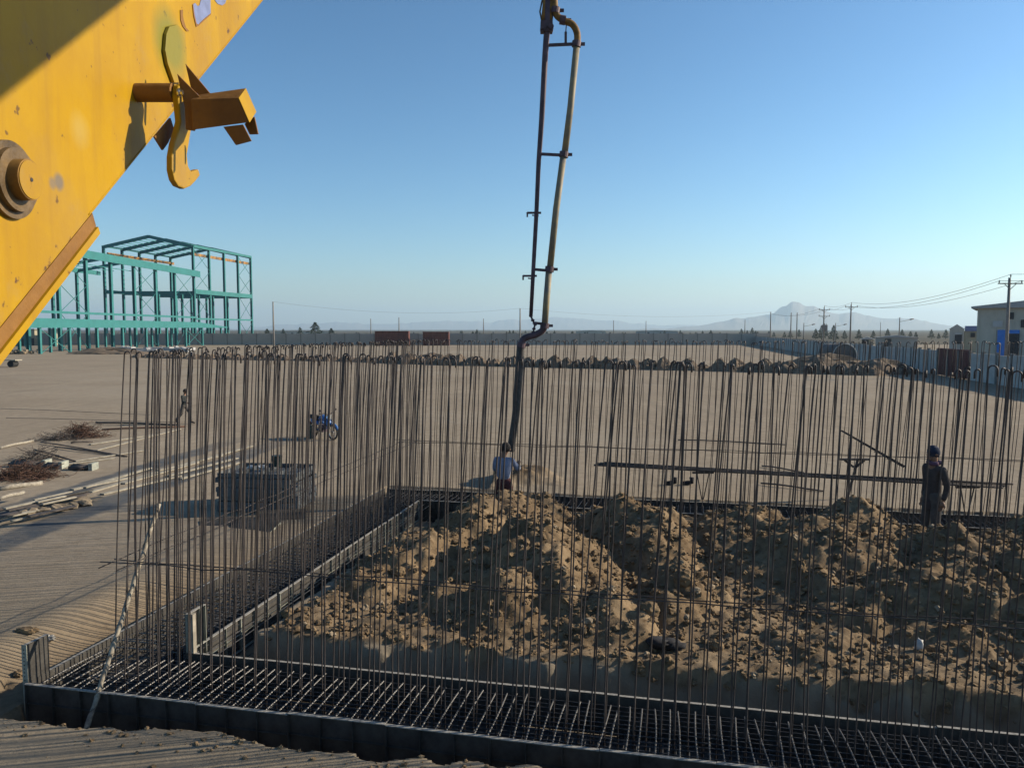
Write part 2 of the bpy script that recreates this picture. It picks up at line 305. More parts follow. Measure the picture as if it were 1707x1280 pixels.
def ground_mat():
    m = bpy.data.materials.new('site_ground'); m.use_nodes = True; n = m.node_tree; b = n.nodes['Principled BSDF']
    b.inputs['Roughness'].default_value = .97; b.inputs['Specular IOR Level'].default_value = .08
    tc = n.nodes.new('ShaderNodeTexCoord'); L = n.links.new
    def noise(sc, det=8, r=.6):
        x = n.nodes.new('ShaderNodeTexNoise'); x.inputs['Scale'].default_value = sc; x.inputs['Detail'].default_value = det; x.inputs['Roughness'].default_value = r
        L(tc.outputs['Object'], x.inputs['Vector']); return x.outputs['Fac']
    def ramp(s, a, c, lo=0., hi=1.):
        r = n.nodes.new('ShaderNodeMapRange'); r.clamp = True
        for i, v in enumerate((a, c, lo, hi)): r.inputs[i+1].default_value = v
        L(s, r.inputs[0]); return r.outputs[0]
    def mix(f, a, c):
        x = n.nodes.new('ShaderNodeMix'); x.data_type = 'RGBA'
        for s, v in ((0, f), (6, a), (7, c)):
            if isinstance(v, tuple): x.inputs[s].default_value = (*v, 1)
            elif isinstance(v, float): x.inputs[s].default_value = v
            else: L(v, x.inputs[s])
        return x.outputs[2]
    def mth(op, a, c=None, d=None):
        x = n.nodes.new('ShaderNodeMath'); x.operation = op
        for i, v in enumerate((a, c, d)):
            if v is None: continue
            if isinstance(v, (int, float)): x.inputs[i].default_value = v
            else: L(v, x.inputs[i])
        return x.outputs[0]
    flat = mix(ramp(noise(.12, 6), .35, .65), (.225, .186, .140), (.272, .228, .172))
    flat = mix(ramp(noise(2.2, 8, .7), .42, .72), flat, (.185, .150, .110))
    flat = mix(ramp(noise(.35, 5, .6), .52, .66, 0., .5), flat, (.19, .158, .12))
    pos = n.nodes.new('ShaderNodeSeparateXYZ'); L(tc.outputs['Object'], pos.inputs[0])
    mpg = n.nodes.new('ShaderNodeMapping'); mpg.inputs['Rotation'].default_value = (0, 0, .5); mpg.inputs['Scale'].default_value = (1.1, .05, 1); L(tc.outputs['Object'], mpg.inputs[0])
    sn = n.nodes.new('ShaderNodeTexNoise'); sn.inputs['Scale'].default_value = 1; sn.inputs['Detail'].default_value = 5; L(mpg.outputs[0], sn.inputs['Vector'])
    flat = mix(ramp(sn.outputs['Fac'], .55, .68, 0., .45), flat, (.175, .145, .108))
    flat = mix(ramp(noise(.045, 5, .6), .52, .62, 0., .5), flat, (.27, .235, .185))
    near_shade = ramp(mth('ADD', pos.outputs[1], mth('MULTIPLY', noise(.25, 4), 6.)), 19., 13., 0., .55)  # foreground dimness painted into the ground colour, stronger towards the camera
    flat = mix(near_shade, flat, (.155, .132, .098))
    dug = mix(ramp(noise(1.3, 9, .7), .35, .65), (.108, .074, .043), (.232, .170, .104))
    dug = mix(ramp(noise(9, 6, .7), .5, .72), dug, (.08, .052, .03))
    dug = mix(ramp(noise(.6, 5, .6), .5, .7, 0., .6), dug, (.10, .075, .052))
    a = n.nodes.new('ShaderNodeAttribute'); a.attribute_name = 'soil'
    c = mix(a.outputs['Fac'], flat, dug)
    # cement-slurry wheel tracks crossing the yard on the left
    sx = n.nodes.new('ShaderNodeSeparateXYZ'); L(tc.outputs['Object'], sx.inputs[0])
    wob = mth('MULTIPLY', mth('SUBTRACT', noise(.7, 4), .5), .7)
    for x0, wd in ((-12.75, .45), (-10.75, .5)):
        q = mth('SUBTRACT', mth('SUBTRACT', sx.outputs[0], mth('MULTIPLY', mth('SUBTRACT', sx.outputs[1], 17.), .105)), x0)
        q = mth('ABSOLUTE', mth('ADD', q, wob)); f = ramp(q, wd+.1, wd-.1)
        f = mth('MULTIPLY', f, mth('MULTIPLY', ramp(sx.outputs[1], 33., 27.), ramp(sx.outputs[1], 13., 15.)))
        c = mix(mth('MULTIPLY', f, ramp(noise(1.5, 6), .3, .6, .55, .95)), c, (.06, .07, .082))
    # scrubby darker land far off
    f = ramp(sx.outputs[1], 224., 232.); c = mix(f, c, mix(ramp(noise(.02, 6), .4, .6), (.09, .078, .055), (.06, .055, .04)))
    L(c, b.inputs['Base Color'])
    bp = n.nodes.new('ShaderNodeBump'); bp.inputs['Strength'].default_value = .55; bp.inputs['Distance'].default_value = .03
    L(mth('ADD', noise(9, 10, .7), mth('MULTIPLY', noise(45, 6, .7), .4)), bp.inputs['Height']); L(bp.outputs[0], b.inputs['Normal'])
    return m
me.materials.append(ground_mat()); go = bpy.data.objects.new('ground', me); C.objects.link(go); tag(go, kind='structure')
def gz(x, y): return float(height(np.array([x*1.]), np.array([y*1.]))[0][0])
# lean concrete under the footing
b = MB(); 
b.box(W((18-LW)/2, -FW/2, -.545), (18+LW, FW, .05), ANG); b.box(W(-LW/2, (VB+FW)/2, -.548), (LW, VB+FW-.01, .05), ANG); b.box(W((22-LW)/2+.5, VB+FW/2, -.551), (22, FW, .05), ANG)
tag(b.build('footing_base', M['blind']), kind='structure')
# ---------------------------------------------------------------- clods
def scatter(n, fn, sizes, name, m, label, sub=0):
    b = MB(); pts = []
    while len(pts) < n: pts.append(fn())
    P = np.array(pts); z = height(P[:, 0].copy(), P[:, 1].copy())[0]
    for (x, y), zz in zip(pts, z):
        if zz < -.25 and random.random() < .7: continue
        r = sizes[0]+(sizes[1]-sizes[0])*random.random()**3.5
        b.rock((x, y, zz+r*.2), r, sub if r < sizes[1]*.45 else 1, jit=.42, sq=(random.uniform(.7, 1.3), 1, random.uniform(.5, .85)))
    return tag(b.build(name, m), label, 'soil clods', kind='stuff')
def inside_pt():
    p = W(random.uniform(.8, 14.5), random.uniform(.8, 9.2)); return p.x, p.y
def near_pt():
    p = W(random.uniform(-2.5, 10), -FW-.55-abs(random.gauss(0, .28))); return p.x, p.y
scatter(13000, inside_pt, (.010, .075), 'soil_clods', M['rock'], 'broken brown clods lying over the dug soil heaps')
scatter(650, inside_pt, (.02, .07), 'pale_stones', M['pale_rock'], 'pale stones mixed through the dug soil heaps')
scatter(900, near_pt, (.006, .032), 'edge_crumbs', M['rock'], 'crumbs of soil along the near edge of the front trench')
for x, y, d, r, lb in [(1140,968,12.1,.24,'largest pale boulder on the soil heap right of centre'),(1082,1010,11.2,.22,'squarish soil block low on the central heap'),(738,903,14.3,.17,'pale clod on the ridge beside the far inner formwork'),
                    (1250,1005,11.6,.12,'small rounded stone beside the flat patch between heaps'),(1195,1090,10.5,.13,'grey stone right of the black rag near the front cut'),(665,925,13.1,.16,'tan clod near the left inner formwork'),(480,1020,11.8,.14,'round clod at the left foot of the heaps')]:
    p = D(x, y, d); p.z = gz(p.x, p.y)+r*.35; b = MB(); b.rock((0, 0, 0), r*.72, 2, (1, .9, .85), .12); o = b.build('boulder', M['rock'])
    o.location = p; tag(o, lb, 'boulder')
# ---------------------------------------------------------------- vertical reinforcing bars
def bar_mesh(i, lean=2.0, hook=True):
    rr = random.Random(100+i); L = 4.68; b = MB(); ph = rr.uniform(0, 6.28); am = rr.uniform(.003, .02); dx = math.tan(R(rr.gauss(lean, .55))); dy = math.tan(R(rr.gauss(0, .6)))
    pts = []
    for k in range(9):
        s = k/8; z = L*s; cz = s*s*.5+s*.5
        pts.append(Vector((dx*L*cz+am*math.sin(ph+s*5), dy*L*cz+am*math.cos(ph*1.7+s*4), z)))
    if hook:
        a = rr.choice([rr.uniform(-.5, .5), rr.uniform(2.6, 3.7), rr.uniform(0, 6.28)]); r = rr.uniform(.024, .042); d = Vector((math.cos(a), math.sin(a), 0)); top = pts[-1]
        ext = rr.choice((.35, .6, .8, 1))
        for k in range(1, 6):
            t = math.pi*k/5*ext; pts.append(top+d*(r-r*math.cos(t))+Vector((0, 0, r*math.sin(t))))
        pts.append(pts[-1]-Vector((0, 0, rr.uniform(.02, .08))))
    b.tube(pts, .0092, 6); return b.mesh('vertical_rebar', M['rebar'], True)
BARS = [bar_mesh(i, 2.3) for i in range(16)]; BARS_R = [bar_mesh(40+i, 1.0) for i in range(10)]
def place_bar(u, v, label, group, zoff=0, right=False):
    me = random.choice(BARS_R if right else BARS)
    o = bpy.data.objects.new('vertical_rebar', me); C.objects.link(o)
    o.location = W(u+random.gauss(0, .008), v+random.gauss(0, .01), -.52+zoff+random.gauss(0, .015)); o.rotation_euler = (0, 0, 0)
    return tag(o, label, 'rebar', group)
grp = 'upright hooked bars of the footing wall'
for v, lb in ((-.70, 'tall rusty upright bar with hooked top in the front trench, row nearer the camera'), (-.48, 'tall rusty upright bar with hooked top in the front trench, row farther from the camera')):
    u = -.55
    while u < 11.3: place_bar(u, v, lb, grp, -.012*u+.02, random.random() < u/11); u += .157
for u, lb in ((-.55, 'tall rusty upright bar with hooked top in the left trench, outer row'), (-.33, 'tall rusty upright bar with hooked top in the left trench, inner row')):
    v = -.28
    while v < 10.4: place_bar(u, v, lb, grp, .02); v += .157
bb = MB()
for v in (10.5, 10.72):
    u = -.55
    while u < 17.5:
        rr = random; L = 4.68; p = W(u+rr.gauss(0, .01), v+rr.gauss(0, .01), -.52+rr.gauss(0, .015)); dx = math.tan(R(rr.gauss(2.4, .8))); dy = math.tan(R(rr.gauss(0, 1))); am = rr.uniform(0, .03); ph = rr.uniform(0, 6.28)
        pts = [p+Vector((dx*L*s+am*math.sin(ph+6*s), dy*L*s, L*s)) for s in (0, .15, .3, .45, .6, .75, .9, 1)]
        a = rr.uniform(0, 6.28); d = Vector((math.cos(a), math.sin(a), 0)); t = pts[-1]
        for k in (1, 2, 3, 4): pts.append(t+d*(.045-.045*math.cos(k*.785))+Vector((0, 0, .045*math.sin(k*.785))))
        bb.tube(pts, .0092, 5, False); u += .16
tag(bb.build('back_row_rebar', M['rebar'], None, True), 'rows of upright hooked bars in the far trench behind the soil heaps', 'rebar', kind='stuff')
# horizontal tie bars fixed to the rows at about 1.45 m
def tie(name, a, b, lb, zt=1.45, r=.008, m='rebar'):
    q = MB(); a = W(*a, zt); b_ = W(*b, zt+.02); n = 24; pts = [a.lerp(b_, k/n)+Vector((0, 0, random.gauss(0, .012))) for k in range(n+1)]
    pts = [p-a for p in pts]; q.tube(pts, r, 5); o = q.build(name, M[m], None, True); o.location = a; tag(o, lb, 'rebar', 'level bars tied across the upright rows')
tie('tie_bar', (-.7, -.72), (11.5, -.72), 'thin level bar tied along the camera side of the front row', 1.47)
tie('tie_bar', (-.7, -.46), (11.5, -.46), 'thin level bar tied along the far side of the front row', 1.42)
tie('tie_bar', (-.57, -.9), (-.57, 10.9), 'thin level bar tied along the outer side of the left row', 1.46)
tie('tie_bar', (-.31, -.9), (-.31, 10.9), 'thin level bar tied along the inner side of the left row', 1.43)
tie('tie_bar', (-.9, 10.48), (17, 10.48), 'thin level bar tied along the near side of the far row', 1.47)
tie('tie_bar', (-.9, 10.74), (17, 10.74), 'thin level bar tied along the back of the far row', 1.40)
# crosswise bars on the top mat
def rib_tube(L, r=.008, lift=.0, seed=0):
    b = MB(); n = int(L/.018); pts = []; rs = []; rr = random.Random(seed)
    am = rr.uniform(-.015, .015)
    for k in range(n+1):
        s = k/n; pts.append((am*math.sin(s*3), L*s, lift*s+.01*math.sin(s*3.1))); rs.append(r*(1.28 if k % 2 else .8))
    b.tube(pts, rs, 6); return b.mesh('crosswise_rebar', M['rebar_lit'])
CB = [rib_tube(random.uniform(.98, 1.1), .0085, random.uniform(.0, .05), i) for i in range(6)]
u = -1.3
while u < 10.9:
    o = bpy.data.objects.new('crosswise_rebar', random.choice(CB)); C.objects.link(o); o.location = W(u+random.gauss(0, .012), -FW+.03, -.055+random.gauss(0, .008)); o.rotation_euler = (0, 0, ANG+random.gauss(0, .035))
    tag(o, 'ribbed grey bar laid crosswise on the mat in the front trench', 'rebar', 'crosswise bars on the front footing mat'); u += .152
v = .1
while v < 9.8:
    o = bpy.data.objects.new('crosswise_rebar', random.choice(CB)); C.objects.link(o); o.location = W(-.14, v+random.gauss(0, .012), -.055+random.gauss(0, .008)); o.rotation_euler = (0, 0, ANG+math.pi/2+random.gauss(0, .035))
    tag(o, 'ribbed grey bar laid crosswise on the mat in the left trench', 'rebar', 'crosswise bars on the left footing mat'); v += .152
mm = MB()
def longbar(a, b, z, r=.007):
    n = 14; A = W(*a, z); B = W(*b, z); mm.tube([A.lerp(B, k/n)+Vector((0, 0, random.gauss(0, .006))) for k in range(n+1)], r, 5, False)
for k in range(11):
    t = .08+k*.105
    for z in (-.09, -.44): longbar((-LW+.1, -FW+t), (16, -FW+t), z); longbar((-LW+.08+k*.17, -.8), (-LW+.08+k*.17, VB+1.1), z)
    longbar((-LW+.1, VB+t), (18, VB+t), -.09)
u = -1.35
while u < 12:
    longbar((u, -FW+.05), (u, -.06), -.42); u += .152
v = 0.
while v < 10: longbar((-LW+.05, v), (-.06, v), -.42); v += .152
u = -1
while u < 17: longbar((u, VB+.06), (u+.03, VB+FW-.06), -.07); u += .157
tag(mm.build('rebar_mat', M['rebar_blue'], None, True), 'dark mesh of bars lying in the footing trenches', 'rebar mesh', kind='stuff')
# ---------------------------------------------------------------- formwork panels
def panel_proto(L, Hh, name='steel_form', m='form', backm='form', label='', group=None):
    """thin steel face at local y=0, ribs on +y side; length along x, top at z=0"""
    e = empty(name, (0, 0, 0), label, 'formwork panel', group)
    b = MB(); b.box((L/2, .003, -Hh/2), (L-.006, .006, Hh)); b.build('face_plate', M[m], e)
    b = MB(); b.box((L/2, .028, -.006), (L-.006, .044, .010)); b.build('top_flange', M['form_edge'], e)
    b = MB(); b.box((L/2, .028, -Hh+.006), (L-.006, .044, .010)); b.build('bottom_flange', M[backm], e)
    for x in (.006, L/3, 2*L/3, L-.006):
        b = MB(); b.box((x, .028, -Hh/2), (.007, .043, Hh-.026)); b.build('rib', M[backm], e)
    b = MB(); b.box((L/2, .0275, -Hh/2), (L-.02, .022, .006)); b.build('mid_rail', M[backm], e)
    return e
def run(a, b, side, label, group, m='form', backm='form', L=1.2, Hh=.52, z=-.0, jit=.006):
    """row of panels from a to b (u,v); ribs towards `side` = +1 left of the direction"""
    A = W(*a); B = W(*b); t = (B-A); n = max(1, round(t.length/L)); LL = t.length/n; ang = math.atan2(t.y, t.x)
    e = panel_proto(LL, Hh, m=m, backm=backm, label=label, group=group)
    for k in range(n):
        o = e if k == 0 else copy_tree(e)
        if side > 0: o.location = A+t*(k/n); o.rotation_euler = (random.gauss(0, jit), 0, ang)
        else: o.location = A+t*((k+1)/n); o.rotation_euler = (random.gauss(0, jit), 0, ang+math.pi)
        o.location.z = z+random.gauss(0, .006)
run((-LW, -FW), (12, -FW), -1, 'dark steel form panel on the camera side of the front trench', 'form panels of the front trench near side')
run((.0, 0), (12, 0), 1, 'dark steel form panel on the far side of the front trench', 'form panels of the front trench far side')
run((-LW, -FW), (-LW, VB+FW), 1, 'dark steel form panel along the outer side of the left trench', 'form panels of the left trench outer side')
run((0, .12), (0, VB-.1), -1, 'worn pale-backed form panel along the inner side of the left trench', 'form panels of the left trench inner side', backm='form_white')
run((.1, VB), (17, VB), -1, 'dark steel form panel on the near side of the far trench', 'form panels of the far trench near side')
run((-LW+.1, VB+FW), (17, VB+FW), 1, 'dark steel form panel on the back side of the far trench', 'form panels of the far trench back side')
e = panel_proto(.36, 1.02, 'corner_form', 'form', 'form', 'tall dark ribbed form panel standing at the outer left corner'); e.location = W(-LW-.004, -FW+.01, .48); e.rotation_euler = (0, 0, ANG+math.pi/2)
b = MB(); b.box((0.0, .03, -.5), (.01, .075, 1.0)); b.build('end_strip', M['form_white'], e)
b = MB()
for k in range(9): b.disc((-.009, .03, -.06-.05*k), (-1, 0, 0), .008, .003, 8)
b.build('bolt_holes', M['dark'], e)
e = panel_proto(.42, 1.08, 'corner_form', 'form', 'form_white', 'tall form panel with pale sunlit back at the inner corner of the trenches'); e.location = W(.0, .43, .55); e.rotation_euler = (0, 0, ANG-math.pi/2)
b = MB(); b.box((.385, .10, -.54), (.07, .05, 1.08)); b.build('timber_stud', M['timber'], e)
for i, (x, y, r_, sq_, mt, lb) in enumerate(((78,1052,.07,(1.6,.9,.7),'form_edge','whitish cement lump on the bank behind the outer corner form'),(45,1052,.09,(1.8,.9,.5),'rock','dark purplish stone left of the whitish cement lump'),(30,1095,.06,(1.2,1,.8),'rock','round stone at the left end of the bank'))):
    p = D(x, y, 11.2 if y < 1060 else 10.2); p = G(x, y, .05); p.z = gz(p.x, p.y)+.03; b = MB(); b.rock((0, 0, 0), r_, 2, sq_, .2); o = b.build('bank_stone', M[mt]); o.location = p; tag(o, lb, 'stone')
# leaning cement-covered pole
p0 = D(128, 1180, 8.95); p0.z = gz(p0.x, p0.y)-.02; p1 = D(265, 840, 10.6); e = empty('leaning_pole', p0, 'cement-caked pole leaning over the left corner of the trench', 'pole')
b = MB(); n = 46; pts = [(p1-p0)*(k/n)+Vector((.004*math.sin(k*.9), .004*math.cos(k*.7), 0)) for k in range(n+1)]
b.tube(pts, [.029+.004*math.sin(k*1.5)+.002*random.random() for k in range(n+1)], 8); b.build('shaft', M['bamboo'], e, True)
b = MB()
for k in range(60): pass
tw = []; ax = (p1-p0); xx = ax.cross(Vector((0, 1, 0))).normalized(); yy = ax.cross(xx).normalized()
for k in range(160): tw.append(ax*(k/170)+(xx*math.cos(k*.55)+yy*math.sin(k*.55))*.031)
b.tube(tw, .005, 5); b.build('wrapped_rope', M['rope'], e, True)
#@@PART2
M['stackf'] = mat('dusty_stacked_steel', (.12, .13, .135), .8, 0, .5, 5, col2=(.055, .062, .07), bump=.2)
# ---------------------------------------------------------------- concrete pump boom, close on the left
BD = (PX(440, 0, -1)-PX(149, 362, -1)).normalized(); BN = Vector((0, -BD.z, BD.y)); B0 = PX(149, 362, -1)
boom = empty('pump_boom', B0, 'large dusty yellow pump boom arm crossing the upper left corner', 'boom arm')
def bx(s, wv, x): return BD*s+BN*wv+Vector((x, 0, 0))           # relative to B0 (x=0 is the side face)
def boombox(s0, s1, w0, w1, x0, x1, name, m, parent=boom, bev=.004):
    b = MB(); v = [bx(s, wv, x) for s in (s0, s1) for x, wv in ((x0, w0), (x1, w0), (x1, w1), (x0, w1))]
    b.add(v, [(0, 1, 2, 3), (7, 6, 5, 4), (0, 4, 5, 1), (1, 5, 6, 2), (2, 6, 7, 3), (3, 7, 4, 0)])
    o = b.build(name, M[m], parent)
    if bev: md = o.modifiers.new('bevel', 'BEVEL'); md.width = bev; md.segments = 2
    return o
boombox(-1.6, 9.0, .0, .62, -.34, 0, 'box_section', 'boom', bev=.003)
# thickened foot: face with shade painted in as brown, yellow lip below it
wl = (PX(155, 400, -1)-B0).dot(BN)
b = MB(); sE = .02
prof = [(0.0, .004), (wl*.62, -.012), (wl*.66, .010), (wl, .010), (wl, -.33), (0, -.33)]
def sweep(prof, s0, s1, skew=0):
    q = MB(); n = len(prof); v = [bx(s0, a, c) for a, c in prof]+[bx(s1+skew*a, a, c) for a, c in prof]
    q.add(v, [tuple(range(n)), tuple(range(2*n-1, n-1, -1))]+[(i, n+i, n+(i+1) % n, (i+1) % n) for i in range(n)]); return q
sweep([(-.001, -.001), (-.001, -.33), (wl*.66, -.33), (wl*.66, -.001)], -1.6, sE, .2).build('foot_plate', M['brownpl'], boom)
sweep([(wl*.66, .006), (wl*.66, -.33), (wl, -.33), (wl, .006)], -1.6, sE-.004, .2).build('foot_lip', M['boom'], boom)
# pin boss
pc = PX(14, 300, -1)
b = MB(); b.disc(pc-B0, (1, 0, 0), .076, .010, 48); b.disc(pc-B0+Vector((.010, 0, 0)), (1, 0, 0), .062, .012, 48); o = b.build('pin_washer', M['grease'], boom, True); o.modifiers.new('es', 'EDGE_SPLIT')
b = MB(); b.disc(pc-B0+Vector((.022, 0, 0)), (1, 0, 0), .040, .022, 40); o = b.build('pivot_pin', M['ybrown'], boom, True); o.modifiers.new('es', 'EDGE_SPLIT')
b = MB(); b.disc(pc-B0+Vector((.044, 0, 0)), (1, 0, 0), .0375, .002, 40); b.build('pin_cap', M['boom'], boom)
b = MB(); b.disc(pc-B0+Vector((.046, 0, 0)), (1, 0, 0), .004, .001, 12); b.build('grease_hole', M['dark'], boom)
def z1(x, y): return x/3.556, y/3.556
def prismX(pts, X, th, name, m, parent=boom, scale=z1, bev=.0015, org=B0):
    q = MB(); q.prism([PX(*scale(x, y), X)-org for x, y in pts], (th, 0, 0)); o = q.build(name, M[m], parent)
    if bev: md = o.modifiers.new('bevel', 'BEVEL'); md.width = bev; md.segments = 2
    return o
# latch: backing plate on the boom, pivot sleeve, swinging hook
prismX([(968,205),(985,160),(1035,148),(1078,195),(1090,330),(1092,430),(1062,492),(1015,492),(975,380),(960,300)], -.998, .010, 'latch_plate', 'boom')
hk = empty('hook_latch', (0, 0, 0)); hk.parent = boom; bpy.data.objects.remove(hk)
pv = PX(228, 155, -1); r0 = .024
b = MB(); b.tube([pv-B0+Vector((-.002, 0, 0)), pv-B0+Vector((.098, 0, 0))], r0, 20); o = b.build('pivot_sleeve', M['brownpl'], boom, True); o.modifiers.new('es', 'EDGE_SPLIT')  # sleeve in the brown that stands for its shaded side
HX = -.90
hook = prismX([(1022,510),(1052,497),(1080,515),(1088,560),(1080,640),(1092,700),(1098,770),(1085,850),(1073,920),(1080,985),(1098,1018),(1142,1004),(1152,1040),(1125,1075),(1095,1105),(1058,1121),(1022,1106),(998,1070),(984,1010),(984,930),(998,850),(1020,780),(1034,720),(1026,640),(1018,570)], HX, .017, 'hook', 'boom', bev=.0035)
prismX([(905,812),(1000,700),(1022,770),(985,850),(955,892)], HX-.03, .006, 'hook_stop', 'brownpl')
hc = PX(1057/3.556, 550/3.556, HX+.017)
b = MB(); b.disc(hc-B0, (1, 0, 0), .0115, .004, 24); b.disc(hc-B0, (1, 0, 0), .0065, .012, 6); b.build('pivot_bolt', M['chrome'], hook)
# square catch bracket on the far lower edge; brown is painted shade, sunlit end stays yellow
def prismY(pts, Yd, th, name, m, parent=boom, scale=z1, bev=.0015):
    q = MB(); q.prism([D(*scale(x, y), Yd)-B0 for x, y in pts], (0, th, 0)); o = q.build(name, M[m], parent)
    if bev: md = o.modifiers.new('bevel', 'BEVEL'); md.width = bev; md.segments = 2
    return o
br = prismY([(1048,436),(1212,602),(1180,690),(1150,775),(1100,768),(1094,640)], 2.10, .008, 'gusset', 'brownpl')
prismY([(1097,376),(1250,560),(1215,600),(1130,520)], 2.17, .008, 'gusset', 'brownpl')
q = MB(); fr = [D(*z1(1130, 590), 2.08), D(*z1(1410, 582), 2.08), D(*z1(1474, 728), 2.08), D(*z1(1140, 772), 2.08)]
bk = [D(*z1(1165, 565), 2.15), D(*z1(1452, 524), 2.15), D(*z1(1514, 664), 2.15), D(*z1(1200, 740), 2.15)]
v = [p-B0 for p in fr+bk]; q.add(v, [(0, 1, 2, 3), (7, 6, 5, 4), (0, 4, 5, 1), (1, 5, 6, 2), (2, 6, 7, 3), (3, 7, 4, 0)])
o = q.build('catch_tube', M['brownpl'], boom); md = o.modifiers.new('bevel', 'BEVEL'); md.width = .002; md.segments = 2
q = MB(); cc = [p+Vector((.0012, 0, .0)) for p in (fr[1], bk[1], bk[2], fr[2])]; q.prism([p-B0 for p in cc], (.0015, 0, 0)); q.build('end_cap', M['boom'], boom)
prismY([(1322,752),(1440,738),(1490,835),(1396,860)], 2.078, .006, 'catch_prong', 'brownpl')
prismY([(1448,735),(1508,690),(1531,795),(1478,797)], 2.15, .006, 'catch_prong', 'brownpl')
# painted emblem fragments near the top edge
z2 = lambda x, y: (240+x/8.535, y/8.535)
em = prismX([(690,70),(722,48),(760,95),(788,80),(812,-30),(940,-30),(945,195),(850,270),(768,352),(735,345),(700,200)], -.9995, .0012, 'emblem_paint', 'bluepaint', scale=z2, bev=0)
prismX([(990,-40),(1180,-40),(1150,55),(1110,82),(1045,60),(1010,15)], -.9995, .0012, 'emblem_paint', 'bluepaint', scale=z2, bev=0)
prismX([(684,70),(694,72),(712,210),(742,340),(768,352),(945,195),(945,215),(770,372),(738,388),(700,230)], -.9995, .0018, 'emblem_outline', 'brownpl', scale=z2, bev=0)
prismX([(510,150),(548,142),(548,230),(560,300),(590,395),(638,448),(600,450),(545,380),(515,290)], -.9995, .0018, 'emblem_outline', 'brownpl', scale=z2, bev=0)
# unseen boom section, added above and to the right to shade the near arm
b = MB(); q0 = PX(0, 80, -1); k = 1.8; sp = q0+SV*k/ SV.x*.98
t = BD; n_ = BN; e2b = empty('shading_boom_section', sp, 'unseen yellow boom section added above the near arm to shade it', 'boom arm')
v = [t*s+n_*wv+Vector((x, 0, 0)) for s in (-.7, 8.0) for x, wv in ((0, 0), (.3, 0), (.3, .42), (0, .42))]
b.add(v, [(0, 1, 2, 3), (7, 6, 5, 4), (0, 4, 5, 1), (1, 5, 6, 2), (2, 6, 7, 3), (3, 7, 4, 0)]); b.build('box_section', M['boom'], e2b)  # box of the unseen section added for shade
b = MB(); b.tube([t*-.7+n_*.2+Vector((.38, 0, 0)), t*8+n_*.2+Vector((.38, 0, 0))], .062, 14); b.build('added_shading_pipe', M['pipe'], e2b, True)
# ---------------------------------------------------------------- hanging delivery line
dl = D(890, 300, 19.8); line = empty('delivery_line', dl, 'hanging concrete delivery pipe with thin frame rail and black end hose', 'pump pipe')
def dp(x, y, d=19.8): return D(x, y, d)-dl
def part(pts, r, name, m, n=10, parent=line, d=19.8):
    b = MB(); b.tube([dp(x, y, d) for x, y in pts], r, n); return b.build(name, M[m], parent, True)
part([(914,-60),(912,50),(909,90),(903,200),(898,270),(894,360),(889,450),(885,526)], [.085,.08,.075,.068,.06,.055,.052,.048], 'frame_rail', 'frame', 8)
pp = part([(961,80),(951,180),(941,258)], .083, 'pipe_length', 'pipe', 14); part([(939,262),(927,350),(917,446)], .083, 'pipe_length', 'pipe', 14); part([(915,452),(911,500),(908,542)], .083, 'pipe_length', 'pipe', 14)
def bend(pts, name, m, r=.085):
    P = [dp(*p) for p in pts]; out = []
    for i in range(len(P)-1):
        a = P[max(i-1, 0)]; b_ = P[i]; c = P[i+1]; d_ = P[min(i+2, len(P)-1)]
        for k in range(5):
            t = k/5; out.append(.5*((2*b_)+(c-a)*t+(2*a-5*b_+4*c-d_)*t*t+(3*b_-a-3*c+d_)*t**3))
    out.append(P[-1]); q = MB(); q.tube(out, r, 12); return q.build(name, M[m], line, True)
bend([(922,-50),(924,0),(927,24),(940,35),(954,41),(962,56),(962,76)], 'top_elbow', 'ybrown')
bend([(908,540),(905,550),(893,558),(882,561),(872,566),(869,576)], 'lower_elbow', 'frame')
def ring(x, y, r, ax, name='coupling', m='frame'):
    q = MB(); c = dp(x, y); ax = Vector(ax).normalized(); q.tube([c-ax*.07, c+ax*.07], r, 14)
    q.box(c+Vector((r+.04, 0, 0)), (.11, .06, .07)); q.build(name, M[m], line)
ax0 = dp(961, 80)-dp(917, 446)
for x, y in ((961,74),(940,258),(916,449),(908,543),(869,575),(938,34),(926,18)): ring(x, y, .115, ax0 if y != 34 else (1, 0, -.2))
for a, c in (((912,76),(957,74)), ((899,257),(938,259)), ((888,449),(912,451)), ((888,538),(906,540))):
    q = MB(); q.beam(dp(*a), dp(*c), .05, .07); q.build('strut', M['frame'], line)
q = MB(); q.beam(dp(943,74), dp(943,54), .06, .06); q.beam(dp(943,56), dp(944,42), .025, .025); q.build('hanger', M['frame'], line)
for x, y in ((890,355),(883,460)):
    q = MB(); q.beam(dp(x-11, y), dp(x+12, y), .05, .05); q.beam(dp(x-11, y-1), dp(x-11, y+7), .04, .04); q.beam(dp(x-3, y+4), dp(x+8, y+5), .03, .03); q.build('side_clip', M['frame'], line)
q = MB(); c0 = [(885,527),(888,534),(892,541),(890,548),(889,554),(891,559)]
for i, (x, y) in enumerate(c0): q.rock(dp(x, y), .055, 0, jit=.1)
q.tube([dp(x, y) for x, y in c0], .025, 6); q.build('chain', M['frame'], line)
